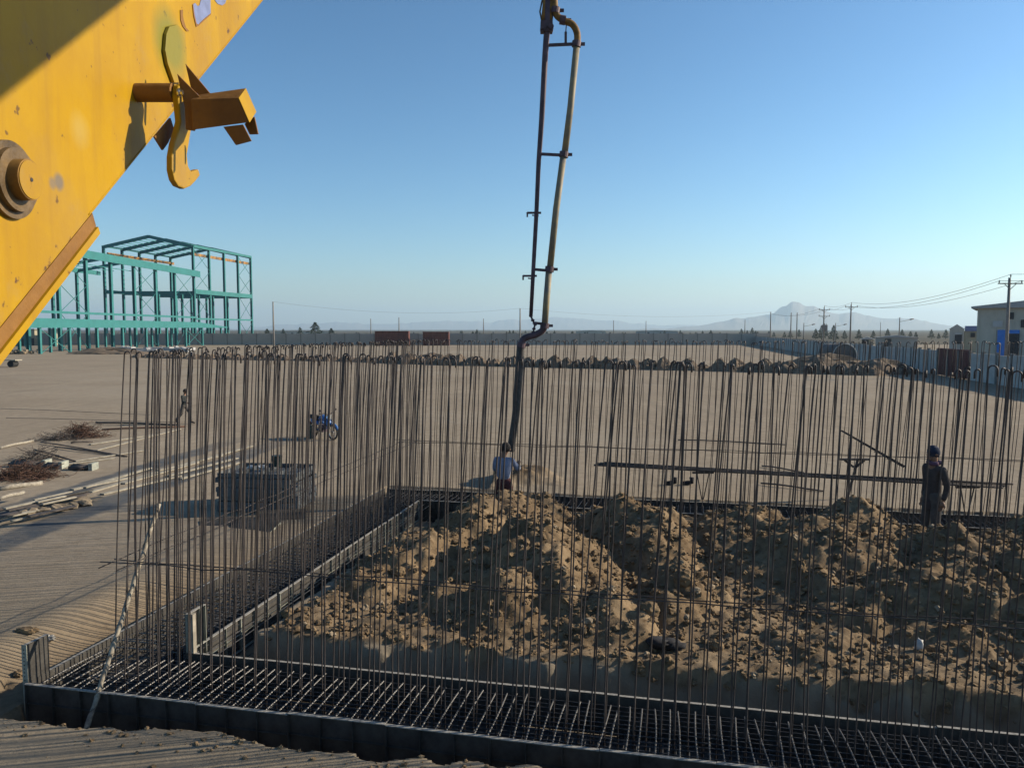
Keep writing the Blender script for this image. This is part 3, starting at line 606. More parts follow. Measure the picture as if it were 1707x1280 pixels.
# knuckle joint and cylinders at the top, and the arm it hangs from
q = MB(); q.box(dp(911, 46), (.30, .22, .26)); q.disc(dp(905, 48)-Vector((0, .16, 0)), (0, 1, 0), .07, .3, 14); q.disc(dp(918, 48)-Vector((0, .16, 0)), (0, 1, 0), .07, .3, 14); q.build('knuckle', M['frame'], line)
part([(905,40),(908,10),(909,-60)], .055, 'cylinder', 'ybrown'); part([(917,40),(917,10),(914,-60)], .05, 'cylinder', 'ybrown'); part([(904,40),(900,20),(905,-5),(898,-20)], .02, 'hydraulic_hose', 'hose', 6); part([(919,44),(921,26),(915,2),(917,-40)], .022, 'hydraulic_hose', 'hose', 6)
q = MB(); q.beam(dp(912,-30), dp(918,-150), .3, .3); q.build('tip_arm', M['ybrown'], line)
hz = [(868,578),(867,600),(864,640),(860,690),(855,725),(851,752)]
bend(hz, 'end_hose', 'hose', .10)
# weld bead and bolts on the boom
b = MB(); b.tube([bx(s_, .006+.0003*math.sin(s_*90), 0) for s_ in [i*.012 for i in range(300)]], [.0016+.0005*(i%2) for i in range(300)], 5); b.build('weld_bead', M['boom'], boom, True)
# ---------------------------------------------------------------- people
def skin_mesh(name, pts, edges, m, loc, rz=0, parent=None, sub=2, extra=None):
    me = bpy.data.meshes.new(name); me.from_pydata([p[:3] for p in pts], edges, []); o = bpy.data.objects.new(name, me); C.objects.link(o)
    sm = o.modifiers.new('skin', 'SKIN'); sv = me.skin_vertices[0].data
    for i, p in enumerate(pts): r = p[3]; sv[i].radius = (r, p[4]) if len(p) > 4 else (r, r)
    sv[0].use_root = True; sm.use_smooth_shade = True
    ss = o.modifiers.new('sub', 'SUBSURF'); ss.levels = sub; ss.render_levels = sub
    dg = bpy.context.evaluated_depsgraph_get(); ev = o.evaluated_get(dg); nm = bpy.data.meshes.new_from_object(ev)
    bpy.data.objects.remove(o); nm.name = name
    if extra:
        bm = bmesh.new(); bm.from_mesh(nm); t = bpy.data.meshes.new('t'); t.from_pydata(extra.v, [], extra.f); bm.from_mesh(t); bm.to_mesh(nm); bm.free()
    nm.materials.clear(); nm.materials.append(m); nm.polygons.foreach_set('use_smooth', [True]*len(nm.polygons))
    o = bpy.data.objects.new(name, nm); C.objects.link(o)
    if parent: o.parent = parent
    return o
def person(loc, rz, hgt, pose, mats, label, hat=None, coat_len=.0, scarf=False, hairlen=0):
    """built facing -Y at 1.72 m, then scaled; pose gives joint positions"""
    k = hgt/1.72; root = empty('person', loc, label, 'person', rz=rz); root.scale = (k, k, k); P = pose
    hips = P['hips']; neck = P['neck']; head = P['head']; ch = P['chest']
    pts = [(*hips, .075, .06), (*ch, .11, .08), (*neck, .05), (*head, .07, .085)]; ed = [(0, 1), (1, 2), (2, 3)]
    def limb(a, rads):
        base = len(pts); 
        for p, r in zip(a, rads): pts.append((*p, r))
        return base
    for s in ('L', 'R'):
        q = limb(P['leg'+s], (.085, .055, .038)); ed.extend([(0, q), (q, q+1), (q+1, q+2)])
        q2 = limb([P['toe'+s]], (.036,)); ed.append((q+2, q2))
        q = limb(P['arm'+s], (.052, .037, .027)); ed.extend([(1, q), (q, q+1), (q+1, q+2)])
    ex = MB()
    for s in ('L', 'R'):
        wri = Vector(P['arm'+s][2]); el = Vector(P['arm'+s][1]); d = (wri-el).normalized(); side = d.cross(Vector((0, -1, 0.01))).normalized(); cu = P.get('curl'+s, Vector((0, -.3, 0)))
        ex.tube([wri, wri+d*.04, wri+d*.085], [.028, .038, .034], 8)
        for j, (off, ln) in enumerate(((-.030, .066), (-.010, .075), (.010, .07), (.030, .055))):
            b0 = wri+d*.08+side*off; b1 = b0+d*ln*.5+cu*.03; b2 = b1+(d*.5+cu*1.2).normalized()*ln*.5; ex.tube([b0, b1, b2], [.010, .009, .007], 6)
        b0 = wri+d*.03-side*.035; ex.tube([b0, b0+d*.03-side*.028, b0+d*.06-side*.03+cu*.03], [.012, .011, .008], 6)
    # face: nose, ears
    H = Vector(head); fd = Vector(P.get('face', (0, -1, 0))); sd = fd.cross(Vector((0, 0, 1)))
    ex.tube([H+fd*.075+Vector((0, 0, .02)), H+fd*.105+Vector((0, 0, -.015)), H+fd*.08+Vector((0, 0, -.025))], [.010, .016, .012], 6)
    ex.tube([H+fd*.07+Vector((0, 0, -.085)), H+fd*.06+Vector((0, 0, -.06))], [.03, .035], 8)
    for s in (-1, 1): ex.tube([H+sd*s*.078, H+sd*s*.095+Vector((0, 0, .005))], [.026, .02], 8)
    body = skin_mesh('body', pts, ed, mats['skin'], None, parent=root, extra=ex)
    eb = MB()
    for s in (-1, 1): eb.rock(H+fd*.082+sd*s*.032+Vector((0, 0, .018)), .011, 0, jit=0)
    eb.build('eyes', M['hair'], root, True)
    mb = MB(); mb.tube([H+fd*.088+sd*-.022-Vector((0, 0, .05)), H+fd*.092-Vector((0, 0, .052)), H+fd*.088+sd*.022-Vector((0, 0, .05))], .006, 5); mb.build('mouth', M['maroontr'], root)
    # jacket with sleeves
    pj = [((Vector(hips)+Vector(P['coat'])*1.0))[:]+(.155, .125), (*ch, .142, .112), (neck[0], neck[1], neck[2]-.03, .07)]; ej = [(0, 1), (1, 2)]
    for s in ('L', 'R'):
        a = [Vector(x) for x in P['arm'+s]]; a[2] = a[1].lerp(a[2], .93)
        q = len(pj); 
        for p_, r in zip(a, (.068, .05, .042)): pj.append((*p_, r))
        ej += [(1, q), (q, q+1), (q+1, q+2)]
    skin_mesh('jacket', pj, ej, mats['coat'], None, parent=root)
    pt = [(*hips, .142, .115), (hips[0], hips[1], hips[2]+.12, .138, .108)]; et = [(0, 1)]
    for s in ('L', 'R'):
        a = [Vector(x) for x in P['leg'+s]]; a[2] = a[1].lerp(a[2], .96); q = len(pt)
        for p_, r in zip(a, (.098, .074, .060)): pt.append((*p_, r))
        et += [(0, q), (q, q+1), (q+1, q+2)]
    skin_mesh('trousers', pt, et, mats['trousers'], None, parent=root)
    for s in ('L', 'R'):
        an = Vector(P['leg'+s][2]); to = Vector(P['toe'+s]); b = MB(); b.tube([an+Vector((0, 0, .04)), an+Vector((0, 0, -.02)), an.lerp(to, .5), to+(to-an).normalized()*.04], [.046, .05, .048, .035], 10); b.build('shoe', M['boot'], root, True)
    b = MB(); V, Fc = ICO[2]; vs = []
    for p in V:
        q = p.copy(); f = q.dot(fd)
        if q.z < -.15 and f > -.1: q = q*.86
        if f > .45 and q.z < .55: q = q*.84
        if q.z < -.6-hairlen: q = q*.8
        vs.append(H+Vector((q.x*.098, q.y*.108, q.z*.118+.022)))
    b.add(vs, Fc); b.build('hair' if not hat else 'cap', M[hat] if hat else M['hair'], root, True)
    if scarf:
        b = MB(); n_ = Vector(neck); ring_ = [n_+Vector((.085*math.cos(a), .085*math.sin(a), .01*math.sin(2*a))) for a in [i*math.pi/6 for i in range(13)]]; b.tube(ring_, .035, 8); b.build('scarf', M['scarf'], root, True)
    return root
stand = dict(hips=(0, 0, .93), chest=(0, .01, 1.28), neck=(0, .01, 1.45), head=(0, -.02, 1.59), legL=((.09, 0, .86), (.10, -.01, .48), (.11, .02, .09)), legR=((-.09, 0, .86), (-.09, -.03, .48), (-.10, 0, .09)),
  toeL=(.12, -.13, .045), toeR=(-.11, -.15, .045), armL=((.19, .01, 1.38), (.23, .07, 1.10), (.21, .02, .86)), armR=((-.19, .01, 1.38), (-.23, .06, 1.10), (-.21, .0, .86)), coat=(0, 0, -.30))
q = D(1553, 862, 17.3); q.z = gz(q.x, q.y)-.01
k = D(1553, 742, 17.3).z-q.z
person(q, R(-80), k-.01, stand, dict(skin=M['skin'], coat=M['brownc'], trousers=M['greytr']), 'person in dark brown jacket, scarf and navy cap standing sideways on the rubble', hat='navy', scarf=True)
reach = dict(hips=(0, 0, .93), chest=(.01, .02, 1.28), neck=(.0, .02, 1.45), head=(-.03, -.03, 1.58), legL=((.085, 0, .86), (.10, -.02, .48), (.11, .05, .09)), legR=((-.09, 0, .86), (-.11, -.06, .48), (-.12, -.03, .09)),
  toeL=(.14, -.1, .045), toeR=(-.14, -.18, .045), armL=((.16, .0, 1.37), (.21, -.10, 1.14), (.14, -.33, 1.20)), armR=((-.16, 0, 1.37), (-.27, -.10, 1.17), (-.22, -.34, 1.22)), coat=(0, 0, .03), curlL=Vector((-.4, -.2, .3)), curlR=Vector((.4, -.2, .3)))
q = D(840, 845, 19.35); q.z = gz(q.x, q.y); k = D(838, 737, 19.35).z-q.z
person(q, R(180-12), k, reach, dict(skin=M['skin'], coat=M['shirt'], trousers=M['maroontr']), 'person in pale blue shirt and maroon trousers gripping the hanging hose, back turned')
walk = dict(hips=(0, 0, .88), chest=(0, -.03, 1.24), neck=(0, -.04, 1.41), head=(0, -.08, 1.54), legL=((.08, -.03, .82), (.09, -.25, .50), (.09, -.30, .10)), legR=((-.08, .03, .82), (-.09, .12, .46), (-.09, .42, .16)),
  toeL=(.09, -.45, .05), toeR=(-.09, .32, .06), armL=((.19, -.03, 1.34), (.23, .12, 1.10), (.22, .10, .86)), armR=((-.19, -.03, 1.34), (-.23, -.12, 1.08), (-.2, -.34, 1.02)), coat=(0, 0, -.08))
q = G(308, 706); person(q, R(75), 1.72, walk, dict(skin=M['skin'], coat=M['darkc'], trousers=M['greytr']), 'person in dark clothes striding across the open yard on the left')
# ---------------------------------------------------------------- parked motorcycle and drum
q = G(538, 731); mc = empty('motorcycle', q, 'small blue motorcycle parked on the open yard', 'motorcycle', rz=R(-38)); mc.scale = (1.05, 1.05, 1.05)
def wheel(x):
    b = MB(); pts = [(x+.27*math.cos(a), 0, .30+.27*math.sin(a)) for a in [i*math.pi/12 for i in range(25)]]; b.tube(pts, .035, 8, False); o = b.build('wheel', M['tyre'], mc, True)
    b = MB(); b.disc((x, -.05, .30), (0, 1, 0), .05, .1, 12)
    for i in range(8): a = i*math.pi/4; b.beam((x, 0, .3), (x+.25*math.cos(a), 0, .3+.25*math.sin(a)), .008, .008)
    b.tube([(x+.235*math.cos(a), 0, .30+.235*math.sin(a)) for a in [i*math.pi/12 for i in range(25)]], .014, 6, False); b.build('rim', M['chrome'], o)
wheel(.62); wheel(-.60)
b = MB(); b.tube([(.30,0,.72),(.05,0,.84),(-.15,0,.78)],[.09,.13,.09],12); b.build('fuel_tank', M['mblue'], mc, True)
for s in (-1, 1): b = MB(); b.tube([(-.1,s*.13,.62),(-.3,s*.14,.64),(-.52,s*.12,.70)],[.06,.10,.05],10); b.build('side_panel', M['mblue'], mc, True)
b = MB(); b.tube([(.36,-.12,.62),(.34,0,.66),(.36,.12,.62)],[.12,.15,.12],10); b.build('leg_shield', M['mblue'], mc, True)
b = MB(); b.tube([(-.12,0,.80),(-.4,0,.82),(-.75,0,.84)],[.08,.11,.08],10); b.build('seat', M['black'], mc, True)
b = MB(); b.tube([(.40,0,.92),(.28,0,.45),(.0,0,.3),(-.3,0,.35),(-.6,0,.3)],.025,8); b.tube([(.35,0,.8),(-.2,0,.68),(-.75,0,.72)],.022,8); b.tube([(-.2,0,.68),(-.25,0,.35)],.022,8); b.build('frame', M['mblue'], mc, True)
b = MB(); b.box((.05,0,.42),(.28,.26,.28)); b.disc((.05,-.16,.42),(0,1,0),.1,.32,14); b.build('engine', M['frame'], mc)
b = MB()
for s in (-1, 1): b.tube([(.62,s*.07,.30),(.38,s*.07,.95)],.02,8)
b.build('fork', M['chrome'], mc, True)
b = MB(); b.tube([(.30,-.36,1.02),(.36,-.2,1.04),(.38,0,.96),(.36,.2,1.04),(.30,.36,1.02)],.015,8); b.build('handlebar', M['black'], mc, True)
for s in (-1, 1):
    b = MB(); b.tube([(.34,s*.3,1.03),(.32,s*.36,1.14)],.007,5); b.disc((.33,s*.38,1.15),(1,0,0),.05,.015,12); b.build('mirror', M['black'], mc)
b = MB(); b.disc((.42,0,.9),(1,0,0),.09,.08,16); b.build('headlight', M['chrome'], mc)
b = MB(); b.tube([(.62+.33*math.cos(a),0,.30+.33*math.sin(a)) for a in [R(20+i*14) for i in range(9)]],.045,8); b.build('mudguard', M['mblue'], mc, True)
b = MB(); b.tube([(-.60+.33*math.cos(a),0,.30+.33*math.sin(a)) for a in [R(40+i*14) for i in range(10)]],.05,8); b.build('mudguard', M['rust'], mc, True)
b = MB(); b.tube([(.1,.12,.3),(-.3,.15,.25),(-.8,.15,.32)],[.02,.035,.04],8); b.build('exhaust', M['chrome'], mc, True)
q = G(518, 731); b = MB(); b.tube([(0,0,0),(0,0,.02),(0,0,.2),(0,0,.21),(0,0,.38),(0,0,.39),(0,0,.56)],[.15,.145,.145,.155,.145,.155,.145],18); o = b.build('drum', M['drum']); o.location = q; tag(o, 'dark green drum standing beside the blue motorcycle', 'drum')
# ---------------------------------------------------------------- yard litter on the left
a0 = G(362, 852); ax_ = (G(488, 856)-a0); Ls = ax_.length; an = math.atan2(ax_.y, ax_.x)
NS = 8; hh = .118
e = empty('stacked_form', (0, 0, 0), 'x', 'formwork panel', 'steel panels stacked flat on the yard')
b = MB(); b.box((Ls/2, .75, .006), (Ls, 1.5, .012)); b.build('face_plate', M['stackf'], e)
b = MB(); b.box((Ls/2, .006, .062), (Ls-.012, .012, .098)); b.box((Ls/2, 1.494, .062), (Ls-.012, .012, .098)); b.box((.006, .75, .062), (.012, 1.474, .098)); b.box((Ls-.006, .75, .062), (.012, 1.474, .098)); b.build('rim_frame', M['stackf'], e)
b = MB()
for x in (.25, .5, .75): b.box((Ls*x, .75, .06), (.01, 1.47, .092))
b.build('rib', M['stackf'], e)
for i in range(NS):
    o = e if i == 0 else copy_tree(e); o.location = a0+Vector((random.gauss(0, .02), random.gauss(0, .02), .02+i*hh)); o.rotation_euler = (0, 0, an+random.gauss(0, .012))
    o['label'] = ('dark steel form panel lowest in the square stack on the yard' if i == 0 else 'dark steel form panel at the top of the square stack on the yard' if i == NS-1 else 'dark steel form panel within the middle of the square stack on the yard')
top = .02+NS*hh
q = D(462, 783, a0.y+.9); b = MB(); b.tube([(0,0,0),(0,0,.28)],[.11,.14],16); o = b.build('bucket', M['drum']); o.location = Vector((q.x, q.y, top+.002)); tag(o, 'dark bucket standing on top of the stacked steel panels', 'bucket')
for i, (x, y) in enumerate(((433, 789), (440, 790), (418, 786))):
    q = D(x, y, a0.y+.5); b = MB(); b.rock((0, 0, .05), .07, 1, (1.2, .8, .7), .3); o = b.build('plastic_scrap', M['white']); o.location = (q.x, q.y, top+.002); tag(o, ('largest white plastic scrap on top of the panel stack', 'white plastic scrap beside the bucket on the panel stack', 'white plastic scrap near the left end of the panel stack')[i], 'plastic scrap')
# loose panels lying in front of the stack
for i, (x, y, r, lb) in enumerate(((345, 868, .1, 'steel form panel lying flat left in front of the stack'), (400, 872, -.15, 'steel form panel lying flat in front of the middle of the stack'), (430, 862, .35, 'tilted steel form panel right in front of the stack'))):
    p = G(x, y); e = panel_proto(1.1, .5, 'loose_form', 'form', 'form_white', lb); e.location = p+Vector((0, 0, .10+.03*i)); e.rotation_euler = (R(-78+i*5), 0, an+r)
def board(name, pa, pb, wd, th, m, label, group=None, z=.03, cat='plank'):
    a = G(*pa); c = G(*pb); a.z = c.z = z; b = MB(); d = c-a; n = 6
    off = [random.gauss(0, .008) for _ in range(n+1)]
    b.beam((0, 0, 0), d, wd, th); o = b.build(name, M[m]); o.location = a; md = o.modifiers.new('bevel', 'BEVEL'); md.width = .004; tag(o, label, cat, group)
G1 = 'pale planks laid end to end across the yard'
pl = [((140,815),(250,782)),((150,822),(262,788)),((205,808),(330,772)),((170,826),(300,795)),((262,786),(372,760)),((280,795),(395,765)),((120,818),(215,798)),((330,770),(420,745)),((300,800),(400,772))]
for a, c in pl: board('plank', a, c, .16, .04, 'timber', 'long pale grey plank lying in the strip left of the panel stack', G1, z=.03+random.random()*.02)
for a, c, lb in [((150,742),(260,725),'pale plank pointing away beside the upper rusty tangle'),((160,752),(300,716),'longest pale plank behind the rusty bars'),((125,770),(240,752),'pale plank ahead of the grey bundled pipes'),((110,775),(190,765),'short pale plank ending at the bundled pipes')]:
    board('plank', a, c, .13, .035, 'timber', lb)
def rod(pa, pb, r, m, label, z=.05, cat='bar', name='rod', n=8):
    a = G(*pa); c = G(*pb); a.z = z; c.z = z; b = MB(); d = c-a; b.tube([d*t+Vector((0, 0, .02*math.sin(t*5))) for t in (0, .25, .5, .75, 1)], r, n); o = b.build(name, M[m], None, True); o.location = a; tag(o, label, cat)
rod((0,749),(55,736),.05,'bamboo','pale pole lying left of the upper rusty tangle',cat='pole',name='pole'); rod((0,818),(70,807),.07,'bamboo','thick pale pole lying below the rusty wire heap',cat='pole',name='pole'); rod((0,848),(40,835),.05,'bamboo','pale pole across the dark plank heap',z=.25,cat='pole',name='pole')
rod((68,739),(212,762),.025,'darktimber','dark thin bar, farther of the two crossing under the rusty tangle',cat='bar'); rod((92,747),(205,761),.025,'darktimber','dark thin bar, nearer of the two crossing under the rusty tangle'); rod((57,752),(125,770),.03,'darktimber','short dark bar ending at the pale plank end')
rod((118,740),(155,737),.03,'darktimber','short dark bar beside the foot of the upper rusty tangle')
rod((10,700),(300,707),.012,'wire','thin dark cable stretched over the yard, nearer one',z=.1,cat='cable',name='cable'); rod((0,684),(250,694),.012,'wire','thin dark cable stretched over the yard, farther one',z=.1,cat='cable',name='cable')
rod((160,706),(300,709),.045,'darktimber','dark straight pipe lying behind the pale planks',cat='pipe',name='pipe')
rod((170,718),(310,712),.04,'rustbar','brown pipe lying left of the walking person',cat='pipe',name='pipe')
# bundled pipes with square ends
e0 = G(60, 783)
for i, (x0, x1, y) in enumerate(((15,72,774),(72,100,777),(115,150,780))):
    a = G(x0, y+4); c = G(x1, y+4); b = MB(); d = c-a
    for j in range(3): b.tube([Vector((0, .12*j, .08+.02*j)), d+Vector((0, .12*j, .08))], .06, 10)
    o = b.build('pipe_bundle', M['darktimber'], None, True); o.location = a
    q = MB(); q.box(d+Vector((.06, .1, .11)), (.12, .4, .24)); q.build('end_block', M['form_white'], o); tag(o, ('long dark pipe bundle left of the short ones', 'short dark pipe bundle in the middle of the row', 'dark pipe bundle nearest the planks')[i], 'pipe bundle')
def tangle(px, py, wx, wy, hz_, n, label, m='rustbar', r=.007):
    c = G(px, py); b = MB(); rr = random.Random(px)
    for i in range(n):
        p = Vector((rr.gauss(0, wx*.32), rr.gauss(0, wy*.32), 0)); hmax = hz_*math.exp(-(p.x/wx*1.8)**2-(p.y/wy*1.8)**2); p.z = rr.uniform(.01, max(.05, hmax)); d = Vector((rr.gauss(0, 1), rr.gauss(0, .6), rr.gauss(0, .25))).normalized(); pts = [p]
        for k in range(6):
            d = (d+Vector((rr.gauss(0, .35), rr.gauss(0, .35), rr.gauss(0, .25)))).normalized(); p = p+d*.11; p.z = min(max(p.z, .01), hmax+.18); pts.append(p.copy())
        b.tube(pts, r, 4, False)
    o = b.build('wire_tangle', M[m], None, True); o.location = c; tag(o, label, 'wire tangle')
tangle(136, 728, 1.1, .8, .55, 330, 'rusty wire tangle heaped behind the dark bars'); tangle(100, 733, 1.1, .5, .22, 120, 'low dark wire scatter left of the upper rusty tangle', 'darktimber')
tangle(40, 796, 1.3, .7, .35, 420, 'broad reddish wire heap beside the thick pale pole'); tangle(62, 766, .6, .4, .35, 110, 'dark wire bunch on the bundled pipes', 'darktimber')
for i in range(26):
    x = random.uniform(0, 145); y = 866-x*.22+random.uniform(-18, 14); L = random.uniform(35, 80); m = random.choice(('timber', 'darktimber', 'darktimber', 'form'))
    board('scrap_board', (x-L/2, y+L*.13), (x+L/2, y-L*.10), random.uniform(.08, .2), .035, m, 'weathered board in the low scrap heap at the left frame edge', 'boards of the low scrap heap', z=random.uniform(.03, .22))
for i in range(8):
    x = 40+i*14+random.uniform(-6, 6); p = G(x, 862-(x-40)*.18); b = MB(); b.rock((0, 0, .08), random.uniform(.09, .16), 1, (1.3, .9, .6), .35); o = b.build('rubble_piece', M['pale_rock']); o.location = p; tag(o, 'pale broken concrete piece along the scrap heap', 'rubble', 'concrete pieces along the scrap heap')
# flat trolley far left
p = G(8, 612); e = empty('flat_trolley', p, 'low flat-bed trolley standing at the far left', 'trolley'); b = MB(); b.box((0, 0, .85), (3.4, 1.3, .12)); b.build('deck', M['timber'], e)
for x in (-1.2, 1.0):
    b = MB(); b.tube([(x, -.5, .4), (x, .5, .4)], .38, 16); b.build('wheel', M['tyre'], e)
p = G(14, 590); b = MB()
for i in range(60): b.rock((random.gauss(0, 1.8), random.gauss(0, 1), random.uniform(0, .7)), random.uniform(.2, .5), 0)
o = b.build('rubble_heap', M['pale_rock']); o.location = p; tag(o, 'low pale rubble heap beyond the flat trolley', 'rubble heap')
# ---------------------------------------------------------------- things round the heaps
def cloth(px, py, d, r, m, label, cat, name, sq=(1, .8, .7), sub=2, jit=.22, z=None):
    p = D(px, py, d); p.z = gz(p.x, p.y)+r*.3 if z is None else z; b = MB(); b.rock((0, 0, 0), r, sub, sq, jit); o = b.build(name, M[m], None, True); o.location = p; tag(o, label, cat); return o

p = D(1110, 1072, 10.5); p.z = gz(p.x, p.y)+.03; b = MB()
for i in range(9): b.rock((random.uniform(-.17, .17), random.uniform(-.08, .08), random.uniform(0, .1)), random.uniform(.07, .13), 1, (1.3, .9, .55), .35)
o = b.build('crumpled_jacket', M['black'], None, True); o.location = p; tag(o, 'crumpled black jacket lying on the soil below the big boulder', 'jacket')
cloth(1532, 1088, 10.35, .10, 'white', 'white plastic bag lying on the dark soil slope at right', 'plastic bag', 'plastic_bag', (.55, .6, 1.2))
cloth(1320, 838, 19.2, .16, 'white', 'pale bag on the far trench edge left of the trestle', 'bag', 'cement_bag', (1.6, .8, .7)); cloth(1232, 830, 19.6, .17, 'white', 'upright pale bag on the far trench edge', 'bag', 'cement_bag', (.8, .7, 1.2)); cloth(1200, 835, 19.6, .14, 'white', 'low pale bag left of the upright bag', 'bag', 'cement_bag', (1.6, .8, .6)); cloth(1498, 848, 18.4, .17, 'white', 'pale blue-grey bag left of the standing person', 'bag', 'cement_bag', (.8, .7, 1.1)); cloth(940, 806, 20.6, .14, 'white', 'small pale bag right of the hose worker', 'bag', 'cement_bag', (1, .7, .9))
for x, lb in ((1118, 'left one of two black boots standing beyond the far trench'), (1146, 'right one of two black boots standing beyond the far trench')):
    p = G(x, 808); b = MB(); b.tube([(.12, 0, .22), (.12, 0, .08), (0, 0, .06), (-.16, 0, .05)], [.07, .07, .065, .05], 10); o = b.build('boot', M['black'], None, True); o.location = p; tag(o, lb, 'boot')
p = G(611, 1250); p.z = gz(p.x, p.y)+.02; b = MB(); b.rock((0, 0, 0), .10, 2, (1.5, .8, .45), .2); o = b.build('foam_chunk', M['form_edge']); o.location = p; tag(o, 'grey-white lump of set cement on the near trench edge', 'cement lump')
# long bar bundle on trestles behind the far trench
a = D(990, 775, 20.9); c = D(1672, 812, 18.9); a.z = c.z = .78; a = D(990, 775, 3.72*F/(F*math.tan(math.atan(135/F)+PITCH))); c = D(1672, 812, 3.72*F/(F*math.tan(math.atan(172/F)+PITCH)))
e = empty('bar_bundle', a, 'long bundle of dark bars resting level on trestles behind the heaps', 'bar bundle')
for k, (dy, dz) in enumerate(((0, 0), (.12, .01), (.24, 0), (.1, .05))):
    b = MB(); d = c-a; b.tube([d*t+Vector((.1*k, dy, dz+.012*math.sin(t*4+k))) for t in (0, .2, .4, .6, .8, 1)], .028, 6); b.build('bar', M['darktimber'], e, True)
def trestle(t, lb):
    p = a.lerp(c, t); e = empty('trestle', (p.x, p.y+.1, 0), lb, 'trestle'); z = p.z-.03
    b = MB(); b.beam((-.28, 0, z-.03), (.28, 0, z-.03), .06, .05); b.build('top_bar', M['darktimber'], e)
    for sx in (-1, 1): 
        b = MB(); b.beam((.16*sx, 0, z-.05), (.02*sx, .0, 0), .022, .022); b.build('leg', M['darktimber'], e)
for i, t in enumerate((.30, .93)): trestle(t, ('thin steel trestle under the long bar bundle, left one', 'thin steel trestle under the right end of the long bar bundle')[i])
p = D(1404, 718, 19.4); c2 = D(1510, 778, 19.2); b = MB()
for k in range(2): b.beam(Vector((0, .1*k, 0)), (c2-p)+Vector((0, .1*k, -.03*k)), .03, .035)
for t in (.15, .35, .55, .75): b.beam((c2-p)*t-Vector((0, .03, .02)), (c2-p)*t+Vector((0, .15, -.06)), .02, .02)
o = b.build('leaning_ladder_frame', M['darktimber']); o.location = p; tag(o, 'slanting dark twin-bar frame caught in the upright bars', 'frame')
p = G(1420, 831); e = empty('bending_stand', p, 'tall bar-bending stand with flat top behind the heaps', 'stand'); b = MB(); b.beam((-.35, 0, 1.06), (.42, 0, 1.06), .10, .05); b.build('top_bar', M['darktimber'], e)
for a2, c3 in (((.12, 0, 1.03), (-.12, 0, 0)), ((-.22, 0, 1.03), (.02, 0, .85)), ((.3, 0, 1.03), (.08, 0, .85))):
    b = MB(); b.beam(a2, c3, .05, .05); b.build('leg' if c3[2] == 0 else 'brace', M['darktimber'], e)
for i, (x0, y0, x1, y1) in enumerate(((1270,779,1340,789),(1268,808,1372,820),(1130,735,1310,742))):
    rod((x0, y0), (x1, y1), .025, 'darktimber', ('short dark bar on the ground behind the level bundle', 'short dark bar on the ground below the level bundle', 'thin dark bar on the ground far behind the level bundle')[i])
# ---------------------------------------------------------------- row of tipped earth heaps across the site
HSOIL = mat('grey_tipped_earth', (.13, .098, .07), .97, 0, .45, 2.5, bump=.6, bscale=9)
def heap_mesh(i):
    rr = random.Random(i); b = MB(); n = 14; rings = 6; vs = [(rr.gauss(0, .08), rr.gauss(0, .08), 1.0)]
    ph = [rr.uniform(0, 6) for _ in range(4)]
    for r in range(1, rings):
        for k in range(n):
            a = 2*math.pi*k/n; q = r/(rings-1); ra = q*1.15*(1+.13*math.sin(2*a+ph[0])+.1*math.sin(3*a+ph[1])); z = max(0, (1-q)**.85*(1+.2*math.sin(4*a+ph[2])*(q > .2)))+rr.uniform(-.05, .08)*(r < rings-1)-(.06 if r == rings-1 else 0)
            vs.append((ra*math.cos(a), ra*math.sin(a), z))
    fs = [(0, 1+k, 1+(k+1) % n) for k in range(n)]
    for r in range(rings-2):
        for k in range(n): fs.append((1+r*n+k, 1+(r+1)*n+k, 1+(r+1)*n+(k+1) % n, 1+r*n+(k+1) % n))
    b.add(vs, fs)
    for _ in range(26): a = rr.uniform(0, 6.28); q = rr.uniform(.1, 1); b.rock((q*math.cos(a), q*math.sin(a), .9*(1-q)**.85), rr.uniform(.06, .2), 0, jit=.4)
    return b.mesh('earth_heap', HSOIL)
HM = [heap_mesh(i) for i in range(7)]
row = [(235,596),(420,600),(560,602),(700,607),(900,612),(1200,618),(1480,626)]
pts = [G(*p) for p in row]; ii = 0; acc = 0
for i in range(len(pts)-1):
    L = (pts[i+1]-pts[i]).length; n = max(1, round(L/1.55))
    for k in range(n):
        p = pts[i].lerp(pts[i+1], (k+random.uniform(-.2, .2))/n); o = bpy.data.objects.new('earth_heap', random.choice(HM)); C.objects.link(o); o.location = (p.x, p.y+random.uniform(-.4, .4), 0)
        s = random.uniform(.85, 1.25); o.scale = (s*random.uniform(1, 1.3), s, s*random.uniform(1.0, 1.45)*(.65 if p.x < -18 else 1)); o.rotation_euler = (0, 0, random.uniform(0, 6.28)); tag(o, 'grey-brown tipped earth heap in the long row crossing the site', 'earth heap', 'tipped earth heaps in a row')
for x, y, sx, sz, lb in ((178,590,7,1.3,'flat dark earth heap at the left end of the heap row'),(1375,616,5,1.9,'large brown earth heap in front of the dark tank'),(1465,622,3.4,1.6,'last brown earth heap by the boundary wall'),(720,606,2.6,1.5,'broad brown earth heap left of the hanging hose')):
    p = G(x, y); o = bpy.data.objects.new('earth_heap', HM[0]); C.objects.link(o); o.location = p; o.scale = (sx, 2.5, sz); tag(o, lb, 'earth heap')
